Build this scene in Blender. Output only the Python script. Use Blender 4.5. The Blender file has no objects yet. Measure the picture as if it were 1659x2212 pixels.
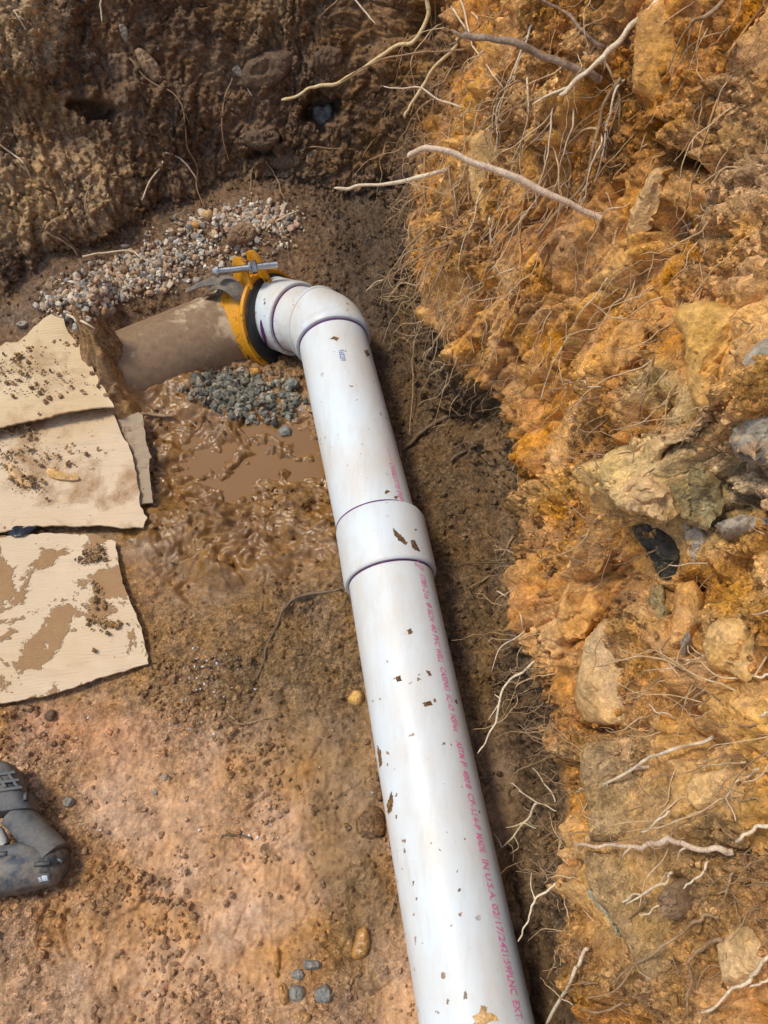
import bpy, bmesh, math, random
import numpy as np
from mathutils import Vector, Matrix
from mathutils.bvhtree import BVHTree
from mathutils.geometry import delaunay_2d_cdt

random.seed(7); RNG = np.random.default_rng(7)
S = bpy.context.scene
COL = S.collection
R = math.radians

# ------------------------------------------------------------------ camera, sky, sun, exposure
FPX, CU, CV = 1620.0, 829.5, 1106.0          # photograph measured on a 1659 x 2212 grid
CAMH, PITCH = 1.425, R(58)
cam_d = bpy.data.cameras.new('camera'); cam = bpy.data.objects.new('camera', cam_d); COL.objects.link(cam)
cam_d.sensor_fit = 'VERTICAL'; cam_d.sensor_height = 24.0; cam_d.lens = FPX / 2212 * 24.0
cam_d.clip_start = 0.02; cam_d.clip_end = 200
cam.location = (0, 0, CAMH); cam.rotation_euler = (math.pi / 2 - PITCH, 0, 0)
S.camera = cam
CAM = np.array([0, 0, CAMH])

SUN_EL, SUN_AZ = 63.0, -78.0                  # azimuth measured from +Y, negative = towards -X (left)
sd = Vector((math.sin(R(SUN_AZ)) * math.cos(R(SUN_EL)), math.cos(R(SUN_AZ)) * math.cos(R(SUN_EL)), math.sin(R(SUN_EL))))
W = bpy.data.worlds.new('World'); S.world = W; W.use_nodes = True
wn = W.node_tree.nodes; wl = W.node_tree.links
bg = wn['Background']; sky = wn.new('ShaderNodeTexSky'); sky.sky_type = 'NISHITA'; sky.sun_disc = False
sky.sun_elevation = R(SUN_EL); sky.sun_rotation = R(SUN_AZ); sky.air_density = 1.0; sky.dust_density = 1.3; sky.ozone_density = 1.0
wl.new(sky.outputs[0], bg.inputs[0]); bg.inputs[1].default_value = 0.14
sl = bpy.data.lights.new('sun', 'SUN'); so = bpy.data.objects.new('sun', sl); COL.objects.link(so)
sl.energy = 1.6; sl.angle = R(12); sl.color = (1.0, 0.94, 0.78)
so.rotation_euler = sd.to_track_quat('Z', 'Y').to_euler()
S.view_settings.view_transform = 'Standard'; S.view_settings.look = 'None'
S.view_settings.exposure = 0.58; S.view_settings.gamma = 1.0; S.view_settings.use_curve_mapping = False

# ------------------------------------------------------------------ camera geometry helpers
SP, CP = math.sin(PITCH), math.cos(PITCH)
def ray(u, v):
    cx, cy = (u - CU) / FPX, -(v - CV) / FPX
    return np.array([cx, CP + SP * cy, -SP + CP * cy])
def up(u, v, z=0.0):
    d = ray(u, v); t = (z - CAMH) / d[2]
    return CAM + d * t
def project(P):
    x = P[..., 0]; y = P[..., 1]; z = P[..., 2] - CAMH
    yc = SP * y + CP * z; zc = np.maximum(CP * y - SP * z, 0.05)
    return CU + FPX * x / zc, CV - FPX * yc / zc
def nrm(a): a = np.asarray(a, float); return a / np.linalg.norm(a)

# ------------------------------------------------------------------ numpy noise
def _h(ix, iy, seed):
    h = (ix.astype(np.int64) * 374761393 + iy.astype(np.int64) * 668265263 + seed * 974634777) & 0xffffffff
    h = ((h ^ (h >> 13)) * 1274126177) & 0xffffffff
    h = ((h ^ (h >> 16)) * 2246822519) & 0xffffffff
    return (h ^ (h >> 15)) & 0xffffffff
def perlin(x, y, seed=0):
    ix = np.floor(x); iy = np.floor(y); fx = x - ix; fy = y - iy
    ux = fx * fx * fx * (fx * (fx * 6 - 15) + 10); uy = fy * fy * fy * (fy * (fy * 6 - 15) + 10)
    def g(dx, dy):
        a = _h(ix + dx, iy + dy, seed) * (2 * math.pi / 4294967296.0)
        return np.cos(a) * (fx - dx) + np.sin(a) * (fy - dy)
    a = g(0, 0); b = g(1, 0); c = g(0, 1); d = g(1, 1)
    return (a + (b - a) * ux) * (1 - uy) + (c + (d - c) * ux) * uy
def fbm(x, y, oct=3, seed=0, gain=.5):
    r = 0; a = 1; f = 1
    for i in range(oct):
        r = r + a * perlin(x * f + i * 17.3, y * f - i * 9.1, seed + i); a *= gain; f *= 2.03
    return r
def ridged(x, y, oct=3, seed=0, gain=.5):
    r = 0; a = 1; f = 1
    for i in range(oct):
        r = r + a * (1 - 2.2 * np.abs(perlin(x * f + i * 5.7, y * f + i * 3.3, seed + i))); a *= gain; f *= 2.1
    return r
def worley(x, y, seed=0):
    ix = np.floor(x); iy = np.floor(y)
    f1 = np.full(x.shape, 9.0); f2 = np.full(x.shape, 9.0); cid = np.zeros(x.shape); cdx = np.zeros(x.shape); cdy = np.zeros(x.shape)
    for dx in (-1, 0, 1):
        for dy in (-1, 0, 1):
            h = _h(ix + dx, iy + dy, seed)
            px = ix + dx + (h & 0xffff) / 65536.0; py = iy + dy + (h >> 16) / 65536.0
            ex = x - px; ey = y - py
            d = np.sqrt(ex * ex + ey * ey)
            m = d < f1
            f2 = np.where(m, f1, np.minimum(f2, d))
            cid = np.where(m, ((h * 2654435761) & 0xffff) / 65536.0, cid)
            cdx = np.where(m, ex, cdx); cdy = np.where(m, ey, cdy)
            f1 = np.where(m, d, f1)
    return f1, f2, cid, cdx, cdy
def sstep(a, b, x):
    t = np.clip((x - a) / (b - a), 0, 1); return t * t * (3 - 2 * t)
def blob(u, v, u0, v0, a, b, rot=0, soft=.5):
    c, s = math.cos(R(rot)), math.sin(R(rot))
    dx, dy = u - u0, v - v0
    r = np.sqrt(((dx * c + dy * s) / a) ** 2 + ((-dx * s + dy * c) / b) ** 2)
    return 1 - sstep(1 - soft, 1 + soft, r)
def segdist(u, v, pts):
    best = np.full(np.shape(u), 1e9)
    for (x0, y0), (x1, y1) in zip(pts[:-1], pts[1:]):
        dx, dy = x1 - x0, y1 - y0
        t = np.clip(((u - x0) * dx + (v - y0) * dy) / (dx * dx + dy * dy + 1e-9), 0, 1)
        best = np.minimum(best, np.hypot(u - x0 - t * dx, v - y0 - t * dy))
    return best

# ------------------------------------------------------------------ mesh helpers
def tag(o, label=None, cat=None, group=None, kind=None):
    if label: o['label'] = label
    if cat: o['category'] = cat
    if group: o['group'] = group
    if kind: o['kind'] = kind
    return o
def link(name, me, mat=None, parent=None, smooth=True):
    o = bpy.data.objects.new(name, me); COL.objects.link(o)
    if mat is not None and len(me.materials) == 0: me.materials.append(mat)
    if parent is not None: o.parent = parent
    if len(me.polygons): me.polygons.foreach_set('use_smooth', np.full(len(me.polygons), bool(smooth)))
    return o
def thing(name, label, cat, group=None, loc=(0, 0, 0)):
    o = bpy.data.objects.new(name, None); COL.objects.link(o); o.location = loc; o.empty_display_size = .05
    return tag(o, label, cat, group)
def np_mesh(name, V, F, col=None, wet=None, grit=None):
    """V (n,3), F (m,k) constant k"""
    me = bpy.data.meshes.new(name); V = np.ascontiguousarray(V, np.float32); F = np.ascontiguousarray(F, np.int32)
    m, k = F.shape
    me.vertices.add(len(V)); me.vertices.foreach_set('co', V.ravel())
    me.loops.add(m * k); me.loops.foreach_set('vertex_index', F.ravel())
    me.polygons.add(m); me.polygons.foreach_set('loop_start', np.arange(0, m * k, k, dtype=np.int32))
    me.update(calc_edges=True)
    if col is not None:
        a = me.attributes.new('soil', 'FLOAT_COLOR', 'POINT')
        c = np.ones((len(V), 4), np.float32); c[:, :3] = col; a.data.foreach_set('color', c.ravel())
    if wet is not None:
        a = me.attributes.new('grit', 'FLOAT', 'POINT'); a.data.foreach_set('value', np.ascontiguousarray(np.ones(len(V)) if grit is None else grit, np.float32).ravel())
        a = me.attributes.new('wet', 'FLOAT', 'POINT'); a.data.foreach_set('value', np.ascontiguousarray(wet, np.float32).ravel())
    return me
def grid_faces(ny, nx):
    i = np.arange(ny - 1)[:, None] * nx + np.arange(nx - 1)[None, :]
    return np.stack([i, i + 1, i + nx + 1, i + nx], -1).reshape(-1, 4)
def catmull(pts, n, closed=False):
    P = np.asarray(pts, float); m = len(P)
    if m == 2: return P[0] + (P[1] - P[0]) * np.linspace(0, 1, n)[:, None]
    E = np.vstack([2 * P[0] - P[1], P, 2 * P[-1] - P[-2]])
    t = np.linspace(0, m - 1 - 1e-9, n); i = t.astype(int); f = (t - i)[:, None]
    a, b, c, d = E[i], E[i + 1], E[i + 2], E[i + 3]
    return .5 * (2 * b + (c - a) * f + (2 * a - 5 * b + 4 * c - d) * f * f + (3 * b - a - 3 * c + d) * f ** 3)
def tube_arrays(P, rad, k=8, cap=True, wob=0.0, sq=None):
    P = np.asarray(P, float); n = len(P); rad = np.broadcast_to(np.asarray(rad, float), (n,))
    T = np.gradient(P, axis=0); T /= np.linalg.norm(T, axis=1)[:, None] + 1e-12
    ref = np.array([0, 0, 1.0]) if abs(T[0][2]) < .9 else np.array([1.0, 0, 0])
    N = np.zeros((n, 3)); x = np.cross(ref, T[0]); x /= np.linalg.norm(x); N[0] = x
    for i in range(1, n):
        x = N[i - 1] - T[i] * np.dot(N[i - 1], T[i]); N[i] = x / (np.linalg.norm(x) + 1e-12)
    B = np.cross(T, N)
    a = np.arange(k) * 2 * math.pi / k
    rr = rad[:, None] * np.ones((1, k))
    if wob: rr = rr * (1 + wob * RNG.standard_normal((n, k)))
    V = P[:, None, :] + rr[..., None] * (np.cos(a)[None, :, None] * N[:, None, :] + np.sin(a)[None, :, None] * B[:, None, :])
    V = V.reshape(-1, 3)
    i = np.arange(n - 1)[:, None] * k; j = np.arange(k)[None, :]; j2 = (j + 1) % k
    F = np.stack([i + j, i + j2, i + k + j2, i + k + j], -1).reshape(-1, 4)
    if cap:
        c0, c1 = len(V), len(V) + 1
        V = np.vstack([V, P[0][None], P[-1][None]])
        q = np.arange(k); q2 = (q + 1) % k
        F0 = np.stack([np.full(k, c0), q2, q, np.full(k, c0)], -1)
        b = (n - 1) * k
        F1 = np.stack([np.full(k, c1), b + q, b + q2, np.full(k, c1)], -1)
        return V, F, np.vstack([F0, F1])[:, :3]
    return V, F, None
class MB:
    """collects pieces that belong to one part"""
    def __init__(s): s.bm = bmesh.new()
    def raw(s, V, polys):
        vs = [s.bm.verts.new(tuple(map(float, p))) for p in V]
        for f in polys:
            try: s.bm.faces.new([vs[int(i)] for i in f])
            except ValueError: pass
        return s
    def tube(s, P, rad, k=8, cap=True, wob=0.0):
        V, F, C = tube_arrays(P, rad, k, cap, wob)
        return s.raw(V, list(F) + (list(C) if C is not None else []))
    def box(s, c, ax, half, bev=0.0):
        M = np.array(ax, float)
        V = [np.asarray(c) + M[0] * half[0] * a + M[1] * half[1] * b + M[2] * half[2] * d for a in (-1, 1) for b in (-1, 1) for d in (-1, 1)]
        b2 = bmesh.new(); vs = [b2.verts.new(p) for p in V]
        for f in ((0, 1, 3, 2), (4, 6, 7, 5), (0, 4, 5, 1), (2, 3, 7, 6), (0, 2, 6, 4), (1, 5, 7, 3)): b2.faces.new([vs[i] for i in f])
        if bev: bmesh.ops.bevel(b2, geom=b2.edges[:], offset=bev, segments=2, affect='EDGES', profile=.5)
        bmesh.ops.recalc_face_normals(b2, faces=b2.faces[:])
        b2.verts.index_update()
        s.raw([tuple(v.co) for v in b2.verts], [[v.index for v in f.verts] for f in b2.faces]); b2.free()
        return s
    def lathe(s, O, A, prof, k=64):
        """prof: list of (axial, radius), revolved about axis A at O"""
        A = nrm(A); ref = np.array([0, 0, 1.0]) if abs(A[2]) < .9 else np.array([1.0, 0, 0])
        X = nrm(np.cross(ref, A)); Y = np.cross(A, X)
        a = np.arange(k) * 2 * math.pi / k; V = []
        for (t, r) in prof:
            V += [O + A * t + r * (math.cos(q) * X + math.sin(q) * Y) for q in a]
        F = [(i * k + j, i * k + (j + 1) % k, (i + 1) * k + (j + 1) % k, (i + 1) * k + j) for i in range(len(prof) - 1) for j in range(k)]
        return s.raw(V, F)
    def build(s, name, mat, parent=None, smooth=True, angle=None):
        bmesh.ops.recalc_face_normals(s.bm, faces=s.bm.faces[:])
        if angle is not None:
            for e in s.bm.edges:
                if len(e.link_faces) == 2 and e.calc_face_angle(0) > R(angle): e.smooth = False
        me = bpy.data.meshes.new(name); s.bm.to_mesh(me); s.bm.free()
        return link(name, me, mat, parent, smooth)

# ------------------------------------------------------------------ materials
def mat_new(name):
    m = bpy.data.materials.new(name); m.use_nodes = True
    nt = m.node_tree; b = nt.nodes['Principled BSDF']
    return m, nt, b
def N(nt, t, **kw):
    n = nt.nodes.new(t)
    for k, v in kw.items():
        if k in n.inputs: n.inputs[k].default_value = v
        else: setattr(n, k, v)
    return n
def texco(nt): return nt.nodes.new('ShaderNodeTexCoord').outputs['Object']
def noise(nt, co, scale, detail=4, rough=.6, dist=0):
    n = N(nt, 'ShaderNodeTexNoise'); nt.links.new(co, n.inputs['Vector'])
    n.inputs['Scale'].default_value = scale; n.inputs['Detail'].default_value = detail
    n.inputs['Roughness'].default_value = rough; n.inputs['Distortion'].default_value = dist
    return n.outputs['Fac']
def voro(nt, co, scale, feature='F1', out='Distance'):
    n = N(nt, 'ShaderNodeTexVoronoi'); n.feature = feature; nt.links.new(co, n.inputs['Vector']); n.inputs['Scale'].default_value = scale
    return n.outputs[out]
def ramp(nt, fac, stops):
    r = nt.nodes.new('ShaderNodeValToRGB'); nt.links.new(fac, r.inputs[0])
    e = r.color_ramp.elements
    while len(e) < len(stops): e.new(.5)
    for i, (p, c) in enumerate(stops):
        e[i].position = p; e[i].color = (c, c, c, 1) if not isinstance(c, tuple) else (*c, 1)
    return r.outputs[0]
def mix(nt, a, b, fac, mode='MIX'):
    m = nt.nodes.new('ShaderNodeMix'); m.data_type = 'RGBA'; m.blend_type = mode
    for s, x in ((m.inputs[0], fac), (m.inputs[6], a), (m.inputs[7], b)):
        if isinstance(x, (int, float)): s.default_value = x
        elif isinstance(x, tuple): s.default_value = (*x, 1)
        else: nt.links.new(x, s)
    return m.outputs[2]
def math_n(nt, op, a, b=0.0, c=None):
    m = nt.nodes.new('ShaderNodeMath'); m.operation = op
    for s, x in zip(m.inputs, (a, b, c)):
        if x is None: continue
        if isinstance(x, (int, float)): s.default_value = x
        else: nt.links.new(x, s)
    return m.outputs[0]
def bump(nt, b, hs):
    prev = None
    for h, st, dist in hs:
        n = nt.nodes.new('ShaderNodeBump'); nt.links.new(h, n.inputs['Height'])
        n.inputs['Strength'].default_value = st; n.inputs['Distance'].default_value = dist
        if prev is not None: nt.links.new(prev, n.inputs['Normal'])
        prev = n.outputs[0]
    nt.links.new(prev, b.inputs['Normal'])

def _later(): pass
def soil_material(name, fine=1.0, attr=True, grit=1.0, base=(.3, .18, .09), rough=.92, spec=.25):
    m, nt, b = mat_new(name); co = texco(nt)
    if attr:
        a = N(nt, 'ShaderNodeAttribute', attribute_name='soil'); c = a.outputs['Color']
        w = N(nt, 'ShaderNodeAttribute', attribute_name='wet').outputs['Fac']
    else: c = base; w = None
    n1 = noise(nt, co, 38, 6, .68); n2 = noise(nt, co, 300, 5, .75); n3 = noise(nt, co, 11, 3, .6)
    dist = N(nt, 'ShaderNodeTexNoise'); dist.inputs['Scale'].default_value = 120; dist.inputs['Detail'].default_value = 3; nt.links.new(co, dist.inputs['Vector'])
    dsc = N(nt, 'ShaderNodeVectorMath'); dsc.operation = 'SCALE'; nt.links.new(dist.outputs['Color'], dsc.inputs[0]); dsc.inputs['Scale'].default_value = .012
    dad = N(nt, 'ShaderNodeVectorMath'); dad.operation = 'ADD'; nt.links.new(co, dad.inputs[0]); nt.links.new(dsc.outputs[0], dad.inputs[1]); cd_ = dad.outputs[0]
    def cells(sc):
        vc = N(nt, 'ShaderNodeTexVoronoi'); nt.links.new(cd_, vc.inputs['Vector']); vc.inputs['Scale'].default_value = sc
        sp_ = N(nt, 'ShaderNodeSeparateColor'); nt.links.new(vc.outputs['Color'], sp_.inputs[0]); return sp_.outputs[0], vc.outputs['Distance']
    k1, v = cells(150); k2, v2 = cells(330)
    if w is not None:
        gr = N(nt, 'ShaderNodeAttribute', attribute_name='grit').outputs['Fac']
        dry = math_n(nt, 'MULTIPLY', gr, math_n(nt, 'SUBTRACT', 1.0, math_n(nt, 'MULTIPLY', w, .85)))
    else: dry = grit
    c = mix(nt, c, ramp(nt, n1, [(.28, .55), (.5, .98), (.74, 1.42)]), 1.0, 'MULTIPLY')
    c = mix(nt, c, ramp(nt, n2, [(.3, .55), (.5, 1.0), (.72, 1.5)]), dry, 'MULTIPLY')
    c = mix(nt, c, ramp(nt, k1, [(.0, .60), (.3, .92), (.7, 1.08), (1.0, 1.42)]), dry, 'MULTIPLY')
    c = mix(nt, c, ramp(nt, k2, [(.0, .52), (.12, .9), (.88, 1.05), (1.0, 1.5)]), dry, 'MULTIPLY')
    hs = N(nt, 'ShaderNodeHueSaturation'); nt.links.new(c, hs.inputs['Color'])
    nt.links.new(ramp(nt, n3, [(.3, .91), (.7, 1.12)]), hs.inputs['Saturation'])
    c = hs.outputs[0]
    nt.links.new(c, b.inputs['Base Color'])
    if w is not None:
        rr = math_n(nt, 'MULTIPLY_ADD', w, -(rough - .08), rough)
        rr = math_n(nt, 'ADD', rr, math_n(nt, 'MULTIPLY', math_n(nt, 'MULTIPLY', math_n(nt, 'SUBTRACT', n2, .5), .3), math_n(nt, 'SUBTRACT', 1.02, w)))
        nt.links.new(rr, b.inputs['Roughness'])
        nt.links.new(math_n(nt, 'MULTIPLY_ADD', w, .35, spec), b.inputs['Specular IOR Level'])
    else:
        b.inputs['Roughness'].default_value = rough; b.inputs['Specular IOR Level'].default_value = spec
    n5 = noise(nt, co, 700, 3, .7)
    def sc(h): return math_n(nt, 'MULTIPLY', h, dry)
    bump(nt, b, [(sc(n1), .6 * fine, .009), (sc(v), .7 * fine, .004), (sc(n2), .8 * fine, .005), (sc(v2), .6 * fine, .002), (sc(n5), .5 * fine, .0015)])
    return m
M = {}
M['soil'] = soil_material('soil')
M['amber'] = soil_material('wet_amber_mud', .3, False, .25, (.42, .22, .07), .25, .5)
M['mudbrown'] = soil_material('brown_clod', 1.0, False, 1.0, (.30, .165, .075))
M['mudlump'] = soil_material('wet_mud_lump', attr=False, base=(.16, .085, .04), rough=.45, spec=.5)

def stone_material(name, c1, c2, c3=None, scale=14, rough=.85, b_amt=1.0, streak=None):
    m, nt, b = mat_new(name); co = texco(nt)
    vec = co
    if streak:
        mp = nt.nodes.new('ShaderNodeMapping'); mp.inputs['Scale'].default_value = streak; nt.links.new(co, mp.inputs[0]); vec = mp.outputs[0]
    n1 = noise(nt, vec, scale, 6, .65, .6); n2 = noise(nt, co, 150, 5, .7); n3 = noise(nt, vec, scale * 2.7, 4, .6, 1.0)
    c = mix(nt, c1, c2, ramp(nt, n1, [(.38, 0.0), (.62, 1.0)]))
    if c3: c = mix(nt, c, c3, ramp(nt, n3, [(.52, 0.0), (.66, 1.0)]))
    c = mix(nt, c, ramp(nt, n2, [(.3, .66), (.5, 1.0), (.72, 1.32)]), 1.0, 'MULTIPLY')
    nt.links.new(c, b.inputs['Base Color']); b.inputs['Roughness'].default_value = rough; b.inputs['Specular IOR Level'].default_value = .3
    n5 = noise(nt, co, 520, 3, .7); vk = N(nt, 'ShaderNodeTexVoronoi'); nt.links.new(co, vk.inputs['Vector']); vk.inputs['Scale'].default_value = 210
    bump(nt, b, [(n1, .5 * b_amt, .008), (n3, .5 * b_amt, .006), (n2, .7 * b_amt, .0035), (vk.outputs['Distance'], .35 * b_amt, .002), (n5, .45 * b_amt, .0012)])
    return m
M['clay_orange'] = soil_material('orange_clay', .8, False, .45, (.60, .305, .095))
M['clay_yellow'] = soil_material('yellow_clay', .8, False, .40, (.62, .36, .125))
M['clay_tan'] = soil_material('tan_clay', .8, False, .45, (.64, .40, .18))
M['rock_olive'] = stone_material('olive_rock', (.42, .29, .12), (.24, .18, .09), (.56, .46, .24), 26, b_amt=1.8)
M['rock_dark'] = stone_material('dark_rock', (.10, .085, .055), (.055, .052, .045), (.24, .19, .10), 30, b_amt=2.0)
M['rock_quartz'] = stone_material('quartz_rock', (.62, .50, .34), (.24, .21, .17), (.60, .34, .14), 16, b_amt=1.4)
M['rock_slab'] = soil_material('slab_rock', .9, False, .8, (.43, .265, .115))
M['rock_brown'] = stone_material('brown_rock', (.17, .10, .055), (.12, .073, .042), (.20, .13, .08), 18)
M['rock_tan'] = stone_material('tan_rock', (.34, .22, .12), (.25, .15, .08), None, 18)
M['rock_grey'] = stone_material('grey_rock', (.29, .275, .23), (.20, .195, .175), (.36, .30, .21), 30, rough=.6)
M['rock_pale'] = stone_material('pale_rock', (.46, .38, .28), (.36, .29, .21), None, 40)
M['rock_green'] = stone_material('pale_green_rock', (.42, .42, .31), (.30, .28, .16), (.50, .48, .40), 22)
M['pebble'] = None

def pebble_material():
    m, nt, b = mat_new('pebble'); co = texco(nt)
    a = N(nt, 'ShaderNodeAttribute', attribute_name='soil').outputs['Color']
    w = N(nt, 'ShaderNodeAttribute', attribute_name='wet').outputs['Fac']
    c = mix(nt, a, ramp(nt, noise(nt, co, 160, 5, .7), [(.3, .6), (.55, 1.05), (.75, 1.3)]), 1.0, 'MULTIPLY')
    nt.links.new(c, b.inputs['Base Color'])
    nt.links.new(math_n(nt, 'MULTIPLY_ADD', w, -.6, .8), b.inputs['Roughness'])
    bump(nt, b, [(noise(nt, co, 220, 4, .7), .4, .0015)])
    return m
M['pebble'] = pebble_material()

def root_material(name, c1, c2, rough=.7):
    m, nt, b = mat_new(name); co = texco(nt)
    n1 = noise(nt, co, 45, 5, .65); n2 = noise(nt, co, 300, 4, .7)
    c = mix(nt, c1, c2, ramp(nt, n1, [(.42, 0.0), (.60, 1.0)]))
    c = mix(nt, c, ramp(nt, n2, [(.3, .7), (.7, 1.25)]), 1.0, 'MULTIPLY')
    nt.links.new(c, b.inputs['Base Color']); b.inputs['Roughness'].default_value = rough
    n3 = noise(nt, co, 120, 5, .7, .8)
    c = mix(nt, c, (.30, .18, .09), ramp(nt, noise(nt, co, 70, 5, .7), [(.60, 0.0), (.72, .45)])); nt.links.new(c, b.inputs['Base Color'])
    bump(nt, b, [(n3, .7, .004), (n2, .6, .0015)])
    return m
M['root_pale'] = root_material('pale_root', (.80, .65, .44), (.72, .53, .33))
M['root_pink'] = root_material('pink_root', (.78, .58, .40), (.66, .46, .30))
M['root_yellow'] = root_material('yellow_root', (.74, .52, .22), (.80, .62, .36))
M['root_bark'] = root_material('bark_root', (.36, .25, .165), (.22, .14, .085))
M['root_tan'] = root_material('tan_root', (.42, .27, .14), (.30, .17, .075))
M['root_dark'] = root_material('dark_root', (.15, .09, .05), (.22, .14, .08))
M['root_strand'] = root_material('root_strand', (.68, .47, .26), (.56, .35, .16))
M['root_orange'] = root_material('orange_root', (.56, .30, .10), (.46, .22, .06))

# white PVC with drying mud haze and splashes
def pvc_material(name, dirt=1.0):
    m, nt, b = mat_new(name); co = texco(nt)
    n1 = noise(nt, co, 7, 5, .6); n2 = noise(nt, co, 90, 4, .7)
    c = mix(nt, (.685, .73, .73), (.66, .54, .40), ramp(nt, n1, [(.42, 0.0), (.72, .5 * dirt)]))
    # brown splashes: small voronoi cells switched on by a cloudy mask
    vd = N(nt, 'ShaderNodeTexVoronoi'); vd.inputs['Scale'].default_value = 75; vd.inputs['Randomness'].default_value = 1.0
    ndc = noise(nt, co, 140, 3, .6)
    mp = nt.nodes.new('ShaderNodeVectorMath'); mp.operation = 'ADD'; nt.links.new(co, mp.inputs[0])
    sc = nt.nodes.new('ShaderNodeVectorMath'); sc.operation = 'SCALE'; sc.inputs['Scale'].default_value = .012
    cc = N(nt, 'ShaderNodeTexNoise'); cc.inputs['Scale'].default_value = 130; nt.links.new(co, cc.inputs['Vector']); nt.links.new(cc.outputs['Color'], sc.inputs[0])
    nt.links.new(sc.outputs[0], mp.inputs[1]); nt.links.new(mp.outputs[0], vd.inputs['Vector'])
    sep = nt.nodes.new('ShaderNodeSeparateColor'); nt.links.new(vd.outputs['Color'], sep.inputs[0])
    size = math_n(nt, 'MULTIPLY', math_n(nt, 'POWER', sep.outputs[0], 6.0), .36)
    spot = math_n(nt, 'LESS_THAN', vd.outputs['Distance'], size)
    cloud = ramp(nt, noise(nt, co, 4.2, 3, .6), [(.43, 0.0), (.53, 1.0)])
    spot = math_n(nt, 'MULTIPLY', spot, cloud)
    c = mix(nt, c, mix(nt, (.13, .065, .028), (.27, .14, .06), sep.outputs[1]), math_n(nt, 'MULTIPLY', spot, .95))
    # dried smears
    sm = ramp(nt, noise(nt, co, 22, 6, .75), [(.66, 0.0), (.74, .5)])
    c = mix(nt, c, (.50, .33, .19), math_n(nt, 'MULTIPLY', sm, dirt * .8))
    sz = nt.nodes.new('ShaderNodeSeparateXYZ'); nt.links.new(co, sz.inputs[0])
    lowz = math_n(nt, 'MULTIPLY', math_n(nt, 'SUBTRACT', .105, sz.outputs['Z']), 14.0); lowz.node.use_clamp = True
    mp2 = nt.nodes.new('ShaderNodeMapping'); mp2.inputs['Scale'].default_value = (26, 8, 26); mp2.inputs['Rotation'].default_value = (0, 0, R(-10)); nt.links.new(co, mp2.inputs[0])
    spl = ramp(nt, noise(nt, mp2.outputs[0], 1.0, 7, .72), [(.47, 0.0), (.56, .75)])
    c = mix(nt, c, (.56, .34, .19), math_n(nt, 'MULTIPLY', spl, lowz))
    film = ramp(nt, noise(nt, mp2.outputs[0], .45, 6, .68), [(.43, 0.0), (.64, .42)])
    c = mix(nt, c, (.58, .46, .33), film)
    nt.links.new(c, b.inputs['Base Color'])
    b.inputs['Roughness'].default_value = .33
    fi = nt.nodes.new('ShaderNodeMapping'); fi.inputs['Scale'].default_value = (60, 9, 60); fi.inputs['Rotation'].default_value = (0, 0, R(-10)); nt.links.new(co, fi.inputs[0])
    scr = ramp(nt, noise(nt, fi.outputs[0], 1.0, 5, .75), [(.55, 0.0), (.75, .30)])
    c = mix(nt, c, (.42, .33, .25), math_n(nt, 'MULTIPLY', scr, dirt)); nt.links.new(c, b.inputs['Base Color'])
    nt.links.new(math_n(nt, 'MULTIPLY_ADD', n2, .25, .33), b.inputs['Roughness'])
    b.inputs['Specular IOR Level'].default_value = .45
    bump(nt, b, [(n2, .04, .001), (spot, .4, .0012)])
    return m
M['pvc'] = pvc_material('white_pvc', .8)
M['pvc_dirty'] = pvc_material('white_pvc_dirty', 1.6)
def simple(name, c, rough=.5, metal=0.0, nscale=60, var=.25, spec=.4, bmp=.15, bdist=.001):
    m, nt, b = mat_new(name); co = texco(nt); n1 = noise(nt, co, nscale, 5, .65)
    cc = mix(nt, c, ramp(nt, n1, [(.3, 1 - var), (.7, 1 + var)]), 1.0, 'MULTIPLY')
    nt.links.new(cc, b.inputs['Base Color']); b.inputs['Metallic'].default_value = metal
    nt.links.new(math_n(nt, 'MULTIPLY_ADD', n1, .2, rough - .1), b.inputs['Roughness'])
    b.inputs['Specular IOR Level'].default_value = spec
    bump(nt, b, [(n1, bmp, bdist)])
    return m
def dusty(name, c, dust, lo=.5, hi=.68, scale=24, rough=.5, metal=0.0, dark=None):
    m, nt, b = mat_new(name); co = texco(nt); n1 = noise(nt, co, scale, 6, .68); n2 = noise(nt, co, 180, 4, .7)
    f = ramp(nt, n1, [(lo, 0.0), (hi, 1.0)])
    cc = mix(nt, c, dust, f)
    if dark: cc = mix(nt, cc, dark, ramp(nt, noise(nt, co, scale * 2.2, 6, .7), [(.56, 0.0), (.66, .9)]))
    cc = mix(nt, cc, ramp(nt, n2, [(.3, .8), (.7, 1.2)]), 1.0, 'MULTIPLY')
    nt.links.new(cc, b.inputs['Base Color']); b.inputs['Metallic'].default_value = metal
    nt.links.new(math_n(nt, 'MULTIPLY_ADD', f, .4, rough), b.inputs['Roughness'])
    bump(nt, b, [(n1, .15, .002), (n2, .2, .0006)])
    return m
M['purple'] = simple('purple_primer', (.12, .03, .13), .4)
M['magenta'] = simple('magenta_ink', (.86, .22, .44), .5, var=.1, bmp=0)
M['blue_ink'] = simple('blue_ink', (.10, .17, .42), .5, bmp=0)
M['yellow'] = dusty('yellow_enamel', (.74, .31, .008), (.58, .28, .06), .50, .85, 18, .38, 0, (.035, .022, .012))
M['black_ink'] = simple('black_ink', (.02, .018, .016), .6)
M['rubber'] = dusty('black_rubber', (.018, .018, .019), (.10, .075, .05), .55, .85, 26, .45)
M['steel'] = simple('zinc_steel', (.46, .435, .40), .36, 1.0, 90, .25, bmp=.25)
M['flap'] = dusty('grey_plastic_flap', (.13, .115, .095), (.26, .20, .14), .42, .62, 30, .5)
M['tool_grey'] = dusty('grey_tool_rubber', (.062, .066, .070), (.22, .19, .15), .42, .74, 22, .55)
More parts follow.
